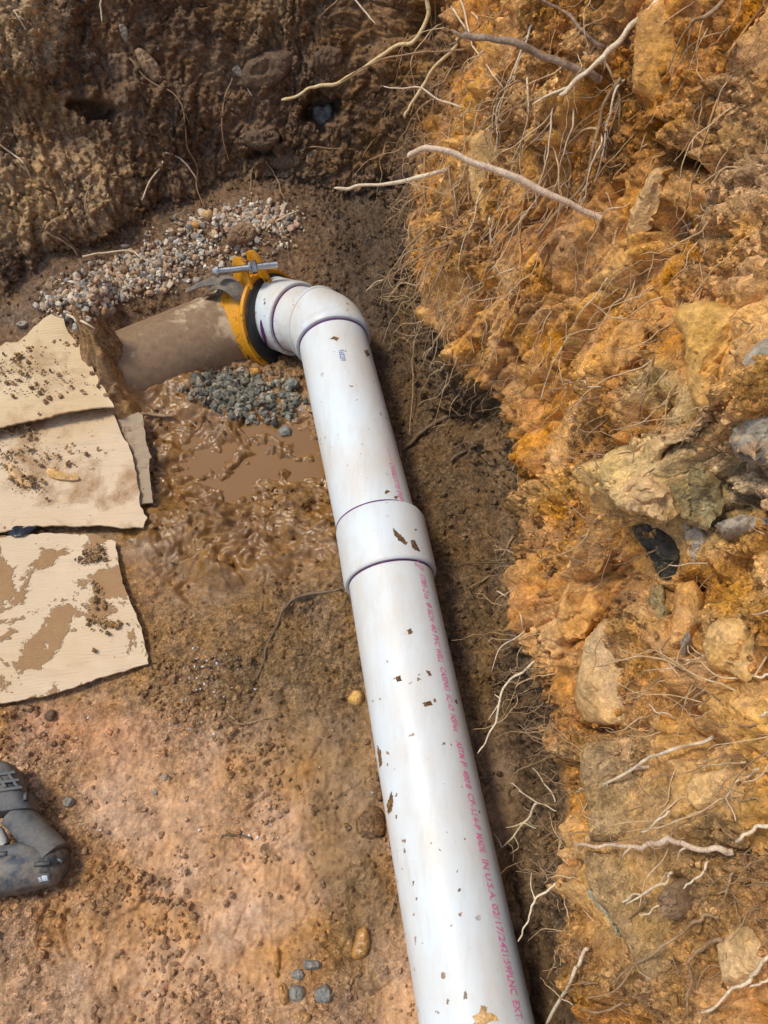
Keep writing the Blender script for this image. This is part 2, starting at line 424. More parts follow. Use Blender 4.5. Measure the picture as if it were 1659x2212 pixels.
M['tool_blue'] = dusty('dark_blue_tool_shell', (.030, .038, .050), (.24, .19, .13), .44, .66, 26, .32)
M['tool_black'] = simple('tool_black', (.012, .013, .015), .45)
M['tool_pale'] = simple('tool_pale', (.40, .37, .32), .5)
M['label_white'] = simple('label_white', (.62, .70, .74), .35, var=.08)

def claypipe_material():
    m, nt, b = mat_new('old_clay_pipe'); co = texco(nt)
    n1 = noise(nt, co, 5.0, 7, .62, .3); n2 = noise(nt, co, 60, 5, .7)
    c = mix(nt, (.52, .39, .24), (.27, .17, .092), ramp(nt, n1, [(.47, 0.0), (.52, 1.0)]))
    c = mix(nt, c, ramp(nt, n2, [(.3, .75), (.7, 1.2)]), 1.0, 'MULTIPLY')
    nt.links.new(c, b.inputs['Base Color']); b.inputs['Roughness'].default_value = .75
    bump(nt, b, [(n1, .25, .004), (n2, .3, .0015)])
    return m
M['claypipe'] = claypipe_material()

def card_material(name, c, mud_lo=.58, mud_hi=.62, seed=0.0):
    m, nt, b = mat_new(name); co = texco(nt)
    mp = nt.nodes.new('ShaderNodeMapping'); mp.inputs['Location'].default_value = (seed, seed * 1.7, 0); nt.links.new(co, mp.inputs[0]); co = mp.outputs[0]
    st = nt.nodes.new('ShaderNodeMapping'); st.inputs['Rotation'].default_value = (0, 0, R(-9)); st.inputs['Scale'].default_value = (14, 260, 1); nt.links.new(co, st.inputs[0])
    fl = noise(nt, st.outputs[0], 1.0, 3, .6)
    n1 = noise(nt, co, 9, 7, .66, .3); n2 = noise(nt, co, 130, 4, .7); n3 = noise(nt, co, 3.2, 3, .6)
    cc = mix(nt, c, ramp(nt, fl, [(.3, .955), (.7, 1.03)]), 1.0, 'MULTIPLY')
    cc = mix(nt, cc, (.60, .40, .19), ramp(nt, n3, [(.5, 0.0), (.72, .55)]))
    ln_ = nt.nodes.new('ShaderNodeMapping'); ln_.inputs['Rotation'].default_value = (0, 0, R(-9)); ln_.inputs['Scale'].default_value = (2.2, 62, 1); nt.links.new(co, ln_.inputs[0])
    lnz = ramp(nt, noise(nt, ln_.outputs[0], 1.0, 2, .5), [(.60, 0.0), (.66, .16), (.70, 0.0)])
    cc = mix(nt, cc, (.30, .22, .14), lnz)
    mud = ramp(nt, n1, [(mud_lo, 0.0), (mud_hi, 1.0)])
    sp = ramp(nt, noise(nt, co, 48, 4, .6), [(.68, 0.0), (.70, 1.0)])
    mud = math_n(nt, 'MAXIMUM', mud, sp)
    cc = mix(nt, cc, mix(nt, (.30, .165, .075), (.42, .25, .12), n2), mud)
    nt.links.new(cc, b.inputs['Base Color']); b.inputs['Roughness'].default_value = .85; b.inputs['Specular IOR Level'].default_value = .2
    wv = N(nt, 'ShaderNodeTexWave'); wv.wave_type = 'BANDS'; wv.bands_direction = 'Y'; wv.inputs['Scale'].default_value = 46; wv.inputs['Distortion'].default_value = 1.2; wv.inputs['Detail'].default_value = 2; wv.inputs['Detail Scale'].default_value = .8
    rt_ = nt.nodes.new('ShaderNodeMapping'); rt_.inputs['Rotation'].default_value = (0, 0, R(-9)); nt.links.new(co, rt_.inputs[0]); nt.links.new(rt_.outputs[0], wv.inputs['Vector'])
    bump(nt, b, [(fl, .08, .0015), (wv.outputs['Fac'], .30, .0022), (mud, .8, .003), (n2, .35, .0015)])
    return m
CARD = (.68, .51, .33)
M['card_a'] = card_material('cardboard_dusty', (.69, .52, .315), .50, .74, 3.1)
M['card_b'] = card_material('cardboard_clean', CARD, .49, .66, 8.4)
M['card_c'] = card_material('cardboard_muddy', CARD, .525, .545, 1.3)
M['card_d'] = card_material('cardboard_wet', (.40, .30, .20), .60, .66, 5.2)

def water_material():
    m, nt, b = mat_new('muddy_water'); co = texco(nt)
    n1 = noise(nt, co, 6, 4, .6); n2 = noise(nt, co, 26, 3, .55, 1.2)
    c = mix(nt, (.225, .112, .034), (.27, .14, .046), n1)
    nt.links.new(c, b.inputs['Base Color']); b.inputs['Roughness'].default_value = .12
    b.inputs['Specular IOR Level'].default_value = .5
    bump(nt, b, [(n2, .10, .006), (noise(nt, co, 80, 2, .5), .06, .002)])
    return m
M['water'] = water_material()

# ================================================================== SETTING: trench floor
PIPE_A = up(1029.5, 2212, .086); PIPE_J = up(853, 1300, .086); PIPE_B = up(737, 812, .086)
PD = nrm(PIPE_B - PIPE_A); PR = .084
LO = (PIPE_A, nrm(PIPE_J - PIPE_A)); UP_ = (PIPE_J, nrm(PIPE_B - PIPE_J))      # the two glued lengths meet at a very slight angle in the coupling
def lin(a, b, n): return np.linspace(a, b, n)
fx = np.concatenate([[-9, -5, -3, -2.2, -1.7], lin(-1.55, -1.22, 40), lin(-1.21, .56, 660), [.62, .8, 1.3, 3]])
fy = np.concatenate([[-9, -5, -2.5, -1.5, -1.0], lin(-.75, -.23, 50), lin(-.22, 2.25, 860), [2.4, 2.7, 3.5]])
GX, GY = np.meshgrid(fx, fy)
front = (GY > -.6)
FU, FV = project(np.stack([GX, GY, np.zeros_like(GX)], -1))
BASE = -.070 * np.maximum(blob(FU, FV, 575, 805, 165, 130, 5, .6), .45 * blob(FU, FV, 540, 980, 260, 170, 0, .6)) * front      # deeper hole dug round the joint
FU, FV = project(np.stack([GX, GY, BASE], -1))
def fmask(u0, v0, a, b, rot=0, soft=.5): return blob(FU, FV, u0, v0, a, b, rot, soft) * front
warpx = fbm(GX * 6, GY * 6, 3, 41) * 60; warpy = fbm(GX * 6, GY * 6, 3, 57) * 60
WU, WV = FU + warpx, FV + warpy
def wmask(u0, v0, a, b, rot=0, soft=.5): return blob(WU, WV, u0, v0, a, b, rot, soft) * front
m_card = np.clip(sstep(335, 285, FU) * sstep(700, 735, FV) * sstep(1545, 1500, FV), 0, 1) * front
WU2, WV2 = WU + 45 * fbm(GX * 22, GY * 22, 2, 43), WV + 45 * fbm(GX * 22, GY * 22, 2, 44)
m_pud = np.maximum(blob(WU2, WV2, 500, 1005, 165, 62, -4, .3), blob(WU2, WV2, 620, 985, 100, 62, 0, .3)) * front
m_mud = np.maximum(wmask(500, 1080, 330, 215, 0, .3), wmask(430, 900, 150, 70, 0, .4))
m_low = sstep(1450, 1650, WV) * front
m_gut = sstep(-.02, .05, (GX - (PIPE_A[0] + (GY - PIPE_A[1]) * PD[0] / PD[1])) - .05)
f1, f2, cid, _, _ = worley(GX * 48, GY * 48, 3)
g1, g2, gid, gdx, gdy = worley(GX * 17 + .15 * warpx / 60, GY * 17, 9)
h1, h2, hid, _, _ = worley(GX * 105, GY * 105, 14)
m_mud = np.clip(m_mud, 0, 1)
H = BASE + .012 * fbm(GX * 2.6, GY * 2.6, 2, 1) + .011 * fbm(GX * 11, GY * 11, 3, 2) + .0045 * ridged(GX * 34, GY * 34, 3, 5)
mk_clod = sstep(-.05, .35, fbm(GX * 5, GY * 5, 3, 77))
H += .010 * mk_clod * np.clip(.62 - f1, 0, 1) * (.3 + cid) * (1 - .75 * m_pud)
H += .0045 * np.clip(.6 - h1, 0, 1) * (.3 + hid) * (1 - m_mud)
crk = np.exp(-((g2 - g1) / .035) ** 2) * sstep(.0, .25, fbm(GX * 4, GY * 4, 2, 88))
H -= .005 * crk * (1 - m_mud)
def billow(x, y, oct, seed, gain=.55):
    r_ = 0; a_ = 1; f_ = 1
    for i in range(oct): r_ = r_ + a_ * (2.2 * np.abs(perlin(x * f_ + 3.1 * i, y * f_ - 7.7 * i, seed + i)) - .5); a_ *= gain; f_ *= 2.1
    return r_
H += .0075 * billow(GX * 42, GY * 42, 3, 6) * (.3 + .7 * mk_clod) * (1 - m_mud) * (1 - .6 * m_low) + .0022 * billow(GX * 130, GY * 130, 2, 16) * (1 - .8 * m_mud)
plates = ((gid - .5) * .010 + gdx * (gid * 7 % 1 - .5) * .02) * sstep(0, .2, fbm(GX * 3.1, GY * 3.1, 2, 19)) * (1 - m_mud)
H += plates
# wet mud: smooth overlapping lobes and squeezed-up folds
b1, b2, bid, _, _ = worley(GX * 27 + warpx / 110, GY * 34 + warpy / 110, 23)
c1, c2, cidm, _, _ = worley(GX * 52 + warpx / 60, GY * 58 + warpy / 60, 31)
pa = perlin(GX * 15 + warpx / 45, GY * 19 + warpy / 45, 62); pb_ = perlin(GX * 36 + warpx / 22, GY * 42 + warpy / 22, 63); pc_ = perlin(GX * 85, GY * 85, 64)
lob = .015 * (1 - np.clip(2.0 * np.abs(pa), 0, 1) ** 2) + .012 * np.sqrt(np.clip(.8 - b1, 0, 1)) * bid + .009 * (1 - np.clip(2.3 * np.abs(pb_), 0, 1) ** 1.5) + .003 * pc_ + .014 * fbm(GX * 8, GY * 8, 3, 65)
H = BASE + (H - BASE) * (1 - .55 * m_mud) + m_mud * (lob - .022 + .006 * ridged(GX * 13 + warpx / 40, GY * 13, 2, 91))
# the fold of mud squeezed up below the puddle, and lobes at its head
ridge_d = segdist(WU, WV, [(310, 1180), (350, 1120), (400, 1105), (450, 1170), (500, 1230), (580, 1265), (690, 1285), (760, 1260)])
H += front * .030 * np.exp(-(ridge_d / 42) ** 2) * (.65 + .7 * fbm(GX * 16, GY * 16, 3, 61))
m_bank = wmask(570, 1180, 190, 85, 8, .5)
H += .030 * m_bank * (.8 + .8 * fbm(GX * 14, GY * 14, 3, 33))
drop = segdist(WU, WV, [(330, 1290), (420, 1240), (470, 1290), (580, 1330), (740, 1340)])
H -= front * .016 * np.exp(-(drop / 34) ** 2)
H -= .022 * m_pud * (.6 + 1.5 * fbm(GX * 13, GY * 20, 3, 45))
# gravel heaps
m_g1 = np.maximum(fmask(400, 560, 300, 90, -14, .5), fmask(250, 640, 170, 60, -20, .5))
H += .020 * m_g1
m_g2 = fmask(530, 855, 175, 75, 8, .6)
H += .035 * m_g2
# soil banked round the buried pipe
H += .05 * fmask(640, 560, 130, 75, 10, .6) + .030 * fmask(130, 640, 170, 80, 0, .6) + .035 * fmask(230, 700, 90, 50, 0, .6)
H *= (1 - .75 * m_card)
# heel print arcs by the tool
for (cu, cv, rr, a0, a1) in ((160, 1998, 70, -60, 80), (215, 1990, 70, -20, 70)):
    c = up(cu, cv); dx = GX - c[0]; dy = GY - c[1]; r0 = rr / FPX * 1.33
    dd = np.hypot(dx, dy); an = np.degrees(np.arctan2(-dy, -dx))
    w = np.exp(-((dd - r0) / .0035) ** 2) * ((an > a0) & (an < a1))
    H -= .007 * w
    H += .004 * np.exp(-((dd - r0 - .006) / .004) ** 2) * ((an > a0) & (an < a1))
# floor falls slightly towards the pipe and rises into the far corner
dp = np.abs((GX - PIPE_A[0]) * PD[1] - (GY - PIPE_A[1]) * PD[0])
H -= .010 * np.exp(-(dp / .11) ** 2)
H += .10 * sstep(1.6, 2.1, GY + .25 * np.abs(np.minimum(GX + .2, 0)))
H += .13 * fmask(240, 795, 45, 100, -12, .7) * (1 + 1.2 * fbm(GX * 14, GY * 14, 3, 49))
# crack near the lower edge
cd = segdist(FU + warpx * .15, FV, [(345, 2230), (352, 2160), (375, 2110), (430, 2040), (440, 2000)])
H -= front * .006 * np.exp(-(cd / 3.5) ** 2); H += front * .003 * np.exp(-((cd - 18) / 16) ** 2)
FH = H
PF = np.stack([GX, GY, H], -1)
# soil colours (pink clay near, ochre, brown by the gravel, wet mud, plus painted shade)
def C(*a): return np.array(a, float)
def lerp(a, b, f): return a + (b - a) * f[..., None]
col = np.broadcast_to(C(.335, .195, .088), GX.shape + (3,)).copy()
col = lerp(col, C(.455, .270, .148), m_low)
col = lerp(col, C(.49, .30, .175), np.clip(fbm(GX * 3.5, GY * 3.5, 3, 101) * 2, 0, 1) * m_low)
col = lerp(col, C(.40, .205, .075), np.clip(fbm(GX * 4.5, GY * 4.5, 3, 111) * 2.2, 0, 1) * front * .8)
col = lerp(col, C(.38, .15, .075), wmask(200, 1590, 170, 60) * .28)
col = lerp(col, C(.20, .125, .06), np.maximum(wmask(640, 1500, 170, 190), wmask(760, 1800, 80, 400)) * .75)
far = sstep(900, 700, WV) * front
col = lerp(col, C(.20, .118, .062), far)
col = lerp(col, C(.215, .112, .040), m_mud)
col = lerp(col, C(.15, .092, .046), sstep(.06, .14, (GX - (PIPE_A[0] + (GY - PIPE_A[1]) * PD[0] / PD[1]))) * .85)  # brown gutter soil, also darkened for the shade between pipe and wall
col = lerp(col, C(.11, .068, .038), np.clip(fmask(860, 600, 160, 260, 0, .5), 0, 1) * .9)  # dark corner soil with its occlusion painted into the colour
wet = np.clip(m_mud * (1.0 - .25 * sstep(.1, .4, fbm(GX * 9, GY * 9, 2, 48))) + far * .25 + m_g2 * .5 + .18 * m_low * sstep(0, .3, fbm(GX * 4, GY * 4, 2, 7)), 0, 1)
col *= 1.22
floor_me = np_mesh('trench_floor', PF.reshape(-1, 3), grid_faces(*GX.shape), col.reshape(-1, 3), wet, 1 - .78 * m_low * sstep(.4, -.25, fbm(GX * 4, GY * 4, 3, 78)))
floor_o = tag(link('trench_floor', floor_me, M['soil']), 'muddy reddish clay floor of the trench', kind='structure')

# ================================================================== SETTING: trench wall (right side, far corner and far side)
# stations: foot of the wall in plan, direction into the soil, lip height, lean
LIPZ = .24
right = [((1300, 2900), .34), ((1245, 2212), .32), ((1205, 1900), .30), ((1195, 1700), .30), ((1185, 1530), .30), ((1105, 1370), .32), ((1112, 1200), .32),
         ((1120, 1040), .31), ((1085, 910), .30), ((1000, 800), .30), ((930, 690), .30), ((892, 580), .30)]
st = []
st.append((np.array([.62, -3.5]), .4, LIPZ)); st.append((np.array([.46, -1.2]), .35, LIPZ))
for (u, v), ln in right: st.append((up(u, v, LIPZ)[:2], ln, LIPZ))
st.append((up(868, 470, .10)[:2], .45, .12))
for (u, v), ln in (((800, 430), .45), ((650, 425), .50), ((500, 425), .55), ((330, 470), .62), ((190, 540), .80), ((60, 590), 1.0), ((-120, 640), 1.1)):
    st.append((up(u, v, .05)[:2], ln, .12))
st.append((np.array([-2.6, 1.35]), 1.0, .12)); st.append((np.array([-5, 1.0]), 1.0, .12))
SPT = np.array([s[0] for s in st]); SLN = np.array([s[1] for s in st]); SLZ = np.array([s[2] for s in st])
# dense stations by arc length: fine where the camera looks
seg = catmull(np.column_stack([SPT, SLN, SLZ]), 6000)
arc = np.concatenate([[0], np.cumsum(np.linalg.norm(np.diff(seg[:, :2], axis=0), axis=1))])
wseg = np.interp(arc, [0, arc[-1]], [0, 1])
mu, mv = project(np.column_stack([seg[:, :2], np.full(len(seg), .2)]))
vis = ((mv < 2550) & (mu > -260) & (seg[:, 1] > -.4))
dens = np.where(vis, 1.0, .06)
cum = np.concatenate([[0], np.cumsum(np.diff(arc) * (dens[1:] + dens[:-1]) / 2)])
NS = 1120
sidx = np.interp(np.linspace(0, cum[-1], NS), cum, np.arange(len(seg)))
q = np.stack([np.interp(sidx, np.arange(len(seg)), seg[:, k]) for k in range(4)], -1)
SA = np.interp(sidx, np.arange(len(seg)), arc)
tg = np.gradient(q[:, :2], axis=0)
for _ in range(30): tg[1:-1] = (tg[:-2] + 2 * tg[1:-1] + tg[2:]) / 4
tg /= np.linalg.norm(tg, axis=1)[:, None]
OUT = np.column_stack([tg[:, 1], -tg[:, 0]])       # to the right of travel = into the soil
# rows
tz = np.concatenate([lin(-.06, .0, 8), lin(.004, .24, 90)[1:], lin(.24, 1.06, 340)[1:], lin(1.06, 1.40, 30)[1:]])
rimo = np.array([.03, .10, .3, .9, 3, 9.0])
NT = len(tz) + len(rimo)
ZZ = np.zeros((NT, NS)); OO = np.zeros((NT, NS)); TT = np.zeros((NT, NS))
for i, z in enumerate(tz):
    lz = q[:, 3]
    below = z < lz
    t = np.clip(z / lz, 0, 1)
    under = .035 * np.sin(np.pi * np.clip(t, 0, 1)) * (lz > .18) - .02 * (1 - t)
    o = np.where(below, under, (z - lz) * q[:, 2])
    ZZ[i] = z; OO[i] = o; TT[i] = z * np.sqrt(1 + q[:, 2] ** 2)
top = len(tz) - 1
for k, r in enumerate(rimo):
    ZZ[top + 1 + k] = tz[-1] + .01; OO[top + 1 + k] = OO[top] + r; TT[top + 1 + k] = TT[top] + r
WP = np.stack([q[None, :, 0] + OUT[None, :, 0] * OO, q[None, :, 1] + OUT[None, :, 1] * OO, ZZ], -1)
du = np.gradient(WP, axis=1); dv = np.gradient(WP, axis=0)
NRM = np.cross(dv, du); NRM /= np.linalg.norm(NRM, axis=-1)[..., None] + 1e-12
flip = np.sign((NRM * (CAM - WP)).sum(-1).mean()); NRM *= flip
for _ in range(6):
    NRM[1:-1] = (NRM[:-2] + 2 * NRM[1:-1] + NRM[2:]) / 4
NRM /= np.linalg.norm(NRM, axis=-1)[..., None]
SX = np.broadcast_to(SA[None, :], ZZ.shape); TY = TT
wu, wv = project(WP)
# soil zones along the wall
corner = np.interp(np.arange(len(st)), np.arange(len(st)), np.arange(len(st)))
s_corner = SA[np.argmin(np.hypot(q[:, 0] - up(868, 470, .10)[0], q[:, 1] - up(868, 470, .10)[1]))]
nb = fbm(SX * 7, TY * 7, 3, 201)
m_back = sstep(-.10, .06, SX - s_corner + .10 * nb - .34 * np.clip(TY - .15, 0, 1))             # dark topsoil of the far side
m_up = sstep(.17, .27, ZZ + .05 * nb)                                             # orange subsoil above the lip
rowfade = 1 - sstep(tz[-1] - .02, tz[-1] + .005, ZZ)
shx = SX + .25 * TY                                                               # digging marks lean
w1, w2, wid, wdx, wdy = worley(shx * 9.5 + .5 * nb, TY * 4.2 + .4 * fbm(SX * 5, TY * 5, 2, 5), 301)
x1, x2, xid, xdx, xdy = worley(shx * 26 + .8 * nb, TY * 15, 302)
y1, y2, yid, _, _ = worley(SX * 58, TY * 54, 303)
z1, z2, zid, _, _ = worley(SX * 120, TY * 115, 304)
rough = sstep(-.12, .20, fbm(SX * 5.5, TY * 4.0, 3, 310)) 
D = .020 * fbm(SX * 3.2, TY * 2.6, 2, 320) + .010 * fbm(shx * 10, TY * 4.5, 3, 321) + m_back * (.012 * fbm(SX * 3.2, TY * 3.6, 2, 320) + .012 * fbm(shx * 10, TY * 7, 3, 322))
bk = 1 - .85 * m_back
D += bk * ((wid - .5) * .012 + (wdx * ((wid * 13) % 1 - .5) + wdy * ((wid * 29) % 1 - .5)) * .018)
D -= bk * .012 * np.exp(-((w2 - w1) / .05) ** 2) * sstep(-.1, .2, fbm(SX * 6, TY * 6, 2, 318))
rough = np.clip(rough + .5 * m_back + .4 * (1 - m_up), 0, 1)
cre = np.abs(perlin(shx * 9 + .6 * nb, TY * 3.6 + .5 * nb, 371)); D -= .022 * np.exp(-(cre / .045) ** 2) * m_up * (1 - m_back) * sstep(-.15, .2, fbm(SX * 4, TY * 4, 2, 372))
D += .016 * np.sign(perlin(shx * 9 + .6 * nb, TY * 3.6 + .5 * nb, 371)) * sstep(0, .12, cre) * m_up * (1 - m_back)
D += (.1 + .9 * rough) * ((xid - .5) * .014 + xdx * ((xid * 17) % 1 - .5) * .03)
D -= .007 * np.exp(-((x2 - x1) / .05) ** 2) * rough
shl = SX + .10 * TY
D += m_up * (1 - m_back) * (.010 * ridged(shl * 11 + .4 * nb, TY * 1.7, 3, 361) + .0075 * ridged(shl * 34 + .3 * nb, TY * 4.0, 2, 362) * (1.1 - .6 * rough))
v1, v2, vid, vdx, vdy = worley(shl * 16 + .30 * fbm(SX * 12, TY * 5, 2, 365), TY * 2.9 + .3 * fbm(SX * 9, TY * 5, 2, 366), 367)
D += m_up * (1 - m_back) * ((vid - .5) * .030 + vdx * ((vid * 19) % 1 - .5) * .055 + vdy * ((vid * 37) % 1 - .5) * .03 - .016 * np.exp(-((v2 - v1) / .045) ** 2))
v3, v4, vie, vex, vey = worley(shl * 42 + .5 * nb, TY * 13 + .5 * nb, 368)
D += m_up * (1 - m_back) * ((vie - .5) * .009 + vex * ((vie * 19) % 1 - .5) * .016 - .006 * np.exp(-((v4 - v3) / .06) ** 2)) * (.4 + .6 * rough)
D -= .026 * m_up * (1 - m_back)
D += m_back * (.024 * np.clip(.6 - x1, 0, 1) * (.1 + xid) + .014 * np.clip(.6 - y1, 0, 1) * (.1 + yid) + .012 * fbm(SX * 14, TY * 14, 3, 371))
slit = np.abs(perlin(shl * 15 + .5 * nb, TY * 2.4 + .3 * nb, 363)); D -= .020 * np.exp(-(slit / .035) ** 2) * sstep(.05, .28, fbm(SX * 6, TY * 3, 2, 364)) * m_up * (1 - m_back)
D += .012 * np.clip(.6 - y1, 0, 1) * (.2 + yid) * rough
D += .006 * np.clip(.6 - z1, 0, 1) * (.2 + zid) * (.3 + .7 * rough)
D += .012 * billow(shx * 34, TY * 26, 3, 380) * (.22 + .78 * rough) + .0028 * billow(SX * 120, TY * 110, 2, 390) * (.55 + .45 * rough)
D += .0065 * ridged(shx * 20, TY * 14, 3, 330) * (.2 + .8 * rough) + .0016 * fbm(SX * 130, TY * 110, 2, 340)
D += .0055 * ridged(shx * 48, TY * 7, 3, 350) * (1 - .5 * rough) * m_up * 1.25
# ledge of clay below the top of the far side, caves and holes
def wall_blob(u0, v0, a, b, rot=0, soft=.5): return blob(wu + 14 * nb, wv + 14 * nb, u0, v0, a, b, rot, soft)
holes = [(1418, 292, 20, 22, 0, .10), (1462, 352, 34, 16, 25, .09), (1428, 478, 26, 30, 0, .10), (690, 240, 36, 42, 0, .10), (190, 238, 52, 20, 10, .08),
         (572, 318, 44, 16, -25, .05), (845, 400, 40, 14, 0, .06), (1445, 1300, 14, 34, 20, .05), (1590, 1100, 50, 12, 28, .05), (1330, 1575, 85, 14, 3, .05),
         (1318, 1985, 18, 44, -30, .07), (1258, 1800, 10, 40, 5, .03), (925, 40, 26, 60, 20, .05), (1490, 1560, 50, 60, 0, .035), (1000, 905, 60, 30, -20, .04),
         (1560, 1240, 40, 30, 0, .02), (1070, 900, 30, 60, 0, .03)]
rq = np.random.default_rng(17)
holes += [(rq.uniform(1000, 1640), rq.uniform(60, 1350), rq.uniform(8, 22), rq.uniform(20, 60), rq.uniform(-20, 35), rq.uniform(.02, .045)) for _ in range(34)]
for (u0, v0, a, b, rot, dep) in holes:
    D -= dep * blob(wu + 34 * fbm(SX * 22, TY * 22, 2, 395), wv + 30 * fbm(SX * 22, TY * 22, 2, 396), u0, v0, a, b, rot, .35)
bulges = [(60, 80, 90, 130, 0, .05), (100, 420, 170, 90, 0, .03), (330, 240, 120, 70, 10, .03), (560, 300, 60, 30, 0, .03), (1400, 1090, 90, 60, 0, .05),
          (1620, 1450, 110, 160, 0, .03), (1630, 500, 110, 120, 0, .03), (1560, 800, 120, 160, 0, .02)]
for (u0, v0, a, b, rot, dep) in bulges: D += dep * wall_blob(u0, v0, a, b, rot)
for (u0, v0, a, b, rot) in ((1350, 1700, 125, 130, 0), (1395, 1965, 150, 170, 25), (1335, 1480, 115, 110, 0), (1415, 1190, 95, 90, 30), (1530, 790, 85, 160, 0), (1415, 130, 60, 130, 0), (1610, 2040, 80, 120, 0), (1590, 1410, 90, 90, 0), (1540, 1700, 70, 70, 0)):
    fm = blob(wu, wv, u0, v0, a, b, rot, .35); D = D * (1 - .72 * fm) - .004 * fm
D *= rowfade
D *= .45 + .55 * sstep(-.01, .06, ZZ)
WPD = WP + NRM * D[..., None]
# colours of the soils, with some shade painted in
wc = np.broadcast_to(C(.50, .234, .062), ZZ.shape + (3,)).copy()
wc = lerp(wc, C(.56, .31, .10), np.clip(fbm(shl * 8, TY * 2.6, 3, 401) * 2.2, 0, 1))
wc = lerp(wc, C(.37, .165, .048), np.clip(fbm(shl * 11, TY * 2.6, 3, 402) * 2.4, 0, 1))
wc = lerp(wc, C(.34, .215, .095), sstep(.45, .85, wid) * .22)
wc = lerp(wc, C(.60, .33, .115), sstep(.62, .9, vid) * .7)
wc = lerp(wc, C(.40, .17, .04), sstep(.35, .1, vid) * .6)
wc = lerp(wc, C(.22, .105, .038), rough * np.clip(fbm(shl * 14, TY * 4.5, 3, 409) * 2.6, 0, 1) * .75)  # dark brown pockets, partly painted shadow of the pits
wc = lerp(wc, C(.58, .36, .17), wall_blob(1620, 480, 120, 220, 0, .6) * .55)
wc = lerp(wc, C(.27, .17, .085), wall_blob(1630, 330, 70, 90, 0, .6) * .6)
wc = lerp(wc, C(.44, .36, .16), np.maximum(wall_blob(1480, 1080, 110, 110, 20, .5), wall_blob(1440, 860, 50, 90, -30, .5)) * .5)
wc = lerp(wc, C(.50, .36, .22), wall_blob(1600, 1020, 90, 90, 0, .5) * .7)
wc = lerp(wc, C(.31, .20, .095), wall_blob(1420, 1900, 210, 330, 0, .5) * .55)
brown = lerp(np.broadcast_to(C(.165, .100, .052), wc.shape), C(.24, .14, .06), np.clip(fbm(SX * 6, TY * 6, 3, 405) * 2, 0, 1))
wc = lerp(wc, brown, (1 - m_up))  # browner soil below the lip, with some undercut shade in the colour
back = lerp(np.broadcast_to(C(.19, .108, .055), wc.shape), C(.27, .165, .088), np.clip(fbm(SX * 5, TY * 5, 3, 406) * 2, 0, 1))
back = lerp(back, C(.50, .315, .155), np.maximum(wall_blob(80, 420, 190, 100, -12, .4), wall_blob(50, 60, 80, 110, 0, .4)))
back = lerp(back, C(.33, .20, .095), np.maximum(wall_blob(100, 250, 100, 60, 0, .5), wall_blob(600, 40, 110, 60, 0, .5)) * .6)
back = lerp(back, C(.25, .13, .05), np.maximum(wall_blob(860, 120, 130, 140, 0, .6), wall_blob(800, 300, 90, 60, 0, .6)) * .8)
wc = lerp(wc, back, m_back)
wwet = np.clip(.12 * m_back + .10 * (1 - m_up), 0, 1)
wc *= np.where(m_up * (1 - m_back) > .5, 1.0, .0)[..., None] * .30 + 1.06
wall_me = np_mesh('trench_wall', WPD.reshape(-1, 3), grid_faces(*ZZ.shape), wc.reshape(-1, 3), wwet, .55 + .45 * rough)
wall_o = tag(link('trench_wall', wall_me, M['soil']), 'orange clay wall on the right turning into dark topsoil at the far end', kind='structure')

# ------------------------------------------------------------------ ray hits on the built ground
def coarse(P, st_):
    Q = P[::st_, ::st_]; f = grid_faces(*Q.shape[:2]); return Q.reshape(-1, 3), f
vf, ff = coarse(PF, 4); vw, fw = coarse(WPD, 3)
BV = BVHTree.FromPolygons([tuple(p) for p in np.vstack([vf, vw])], [tuple(int(i) for i in f) for f in np.vstack([ff, fw + len(vf)])])
def hit(u, v):
    d = Vector(ray(u, v)).normalized()
    loc, n, i, t = BV.ray_cast(Vector(CAM), d)
    if loc is None: return np.array(CAM + np.array(d) * 2.0), -np.array(d), 2.0
    n = np.array(n); d = np.array(d)
    if n.dot(d) > 0: n = -n
    return np.array(loc), n, t
def rdir(u, v): return nrm(ray(u, v))

# ------------------------------------------------------------------ puddle
wl_pts = [(300, 1010), (330, 960), (400, 925), (500, 915), (620, 915), (720, 930), (745, 1000), (740, 1060), (640, 1090), (520, 1095), (400, 1090), (320, 1070)]
def poly_mesh(poly2, spacing, jitter=.15):
    """delaunay fill of a 2-D outline with interior points -> (verts2, faces, boundary loop indices)"""
    P = np.asarray(poly2, float); n = len(P)
    lo, hi = P.min(0), P.max(0)
    xs = np.arange(lo[0] + spacing * .5, hi[0], spacing); ys = np.arange(lo[1] + spacing * .5, hi[1], spacing)
    g = np.array([(x, y) for x in xs for y in ys]).reshape(-1, 2)
    if len(g): g = g + RNG.uniform(-jitter, jitter, g.shape) * spacing
    def inside(p):
        c = False; j = n - 1
        for i in range(n):
            if (P[i][1] > p[1]) != (P[j][1] > p[1]) and p[0] < (P[j][0] - P[i][0]) * (p[1] - P[i][1]) / (P[j][1] - P[i][1]) + P[i][0]: c = not c
            j = i
        return c
    closed = np.vstack([P, P[:1]])
    if len(g):
        d = segdist(g[:, 0], g[:, 1], closed)
        g = np.array([p for p, dd in zip(g, d) if dd > spacing * .45 and inside(p)]).reshape(-1, 2)
    allp = np.vstack([P, g]) if len(g) else P
    V, E, F, _, _, _ = delaunay_2d_cdt([Vector(p) for p in allp], [(i, (i + 1) % n) for i in range(n)], [], 1, 1e-7)
    V = np.array([tuple(v) for v in V]); F = [tuple(f) for f in F]
    d = segdist(V[:, 0], V[:, 1], closed)
    return V, F, d
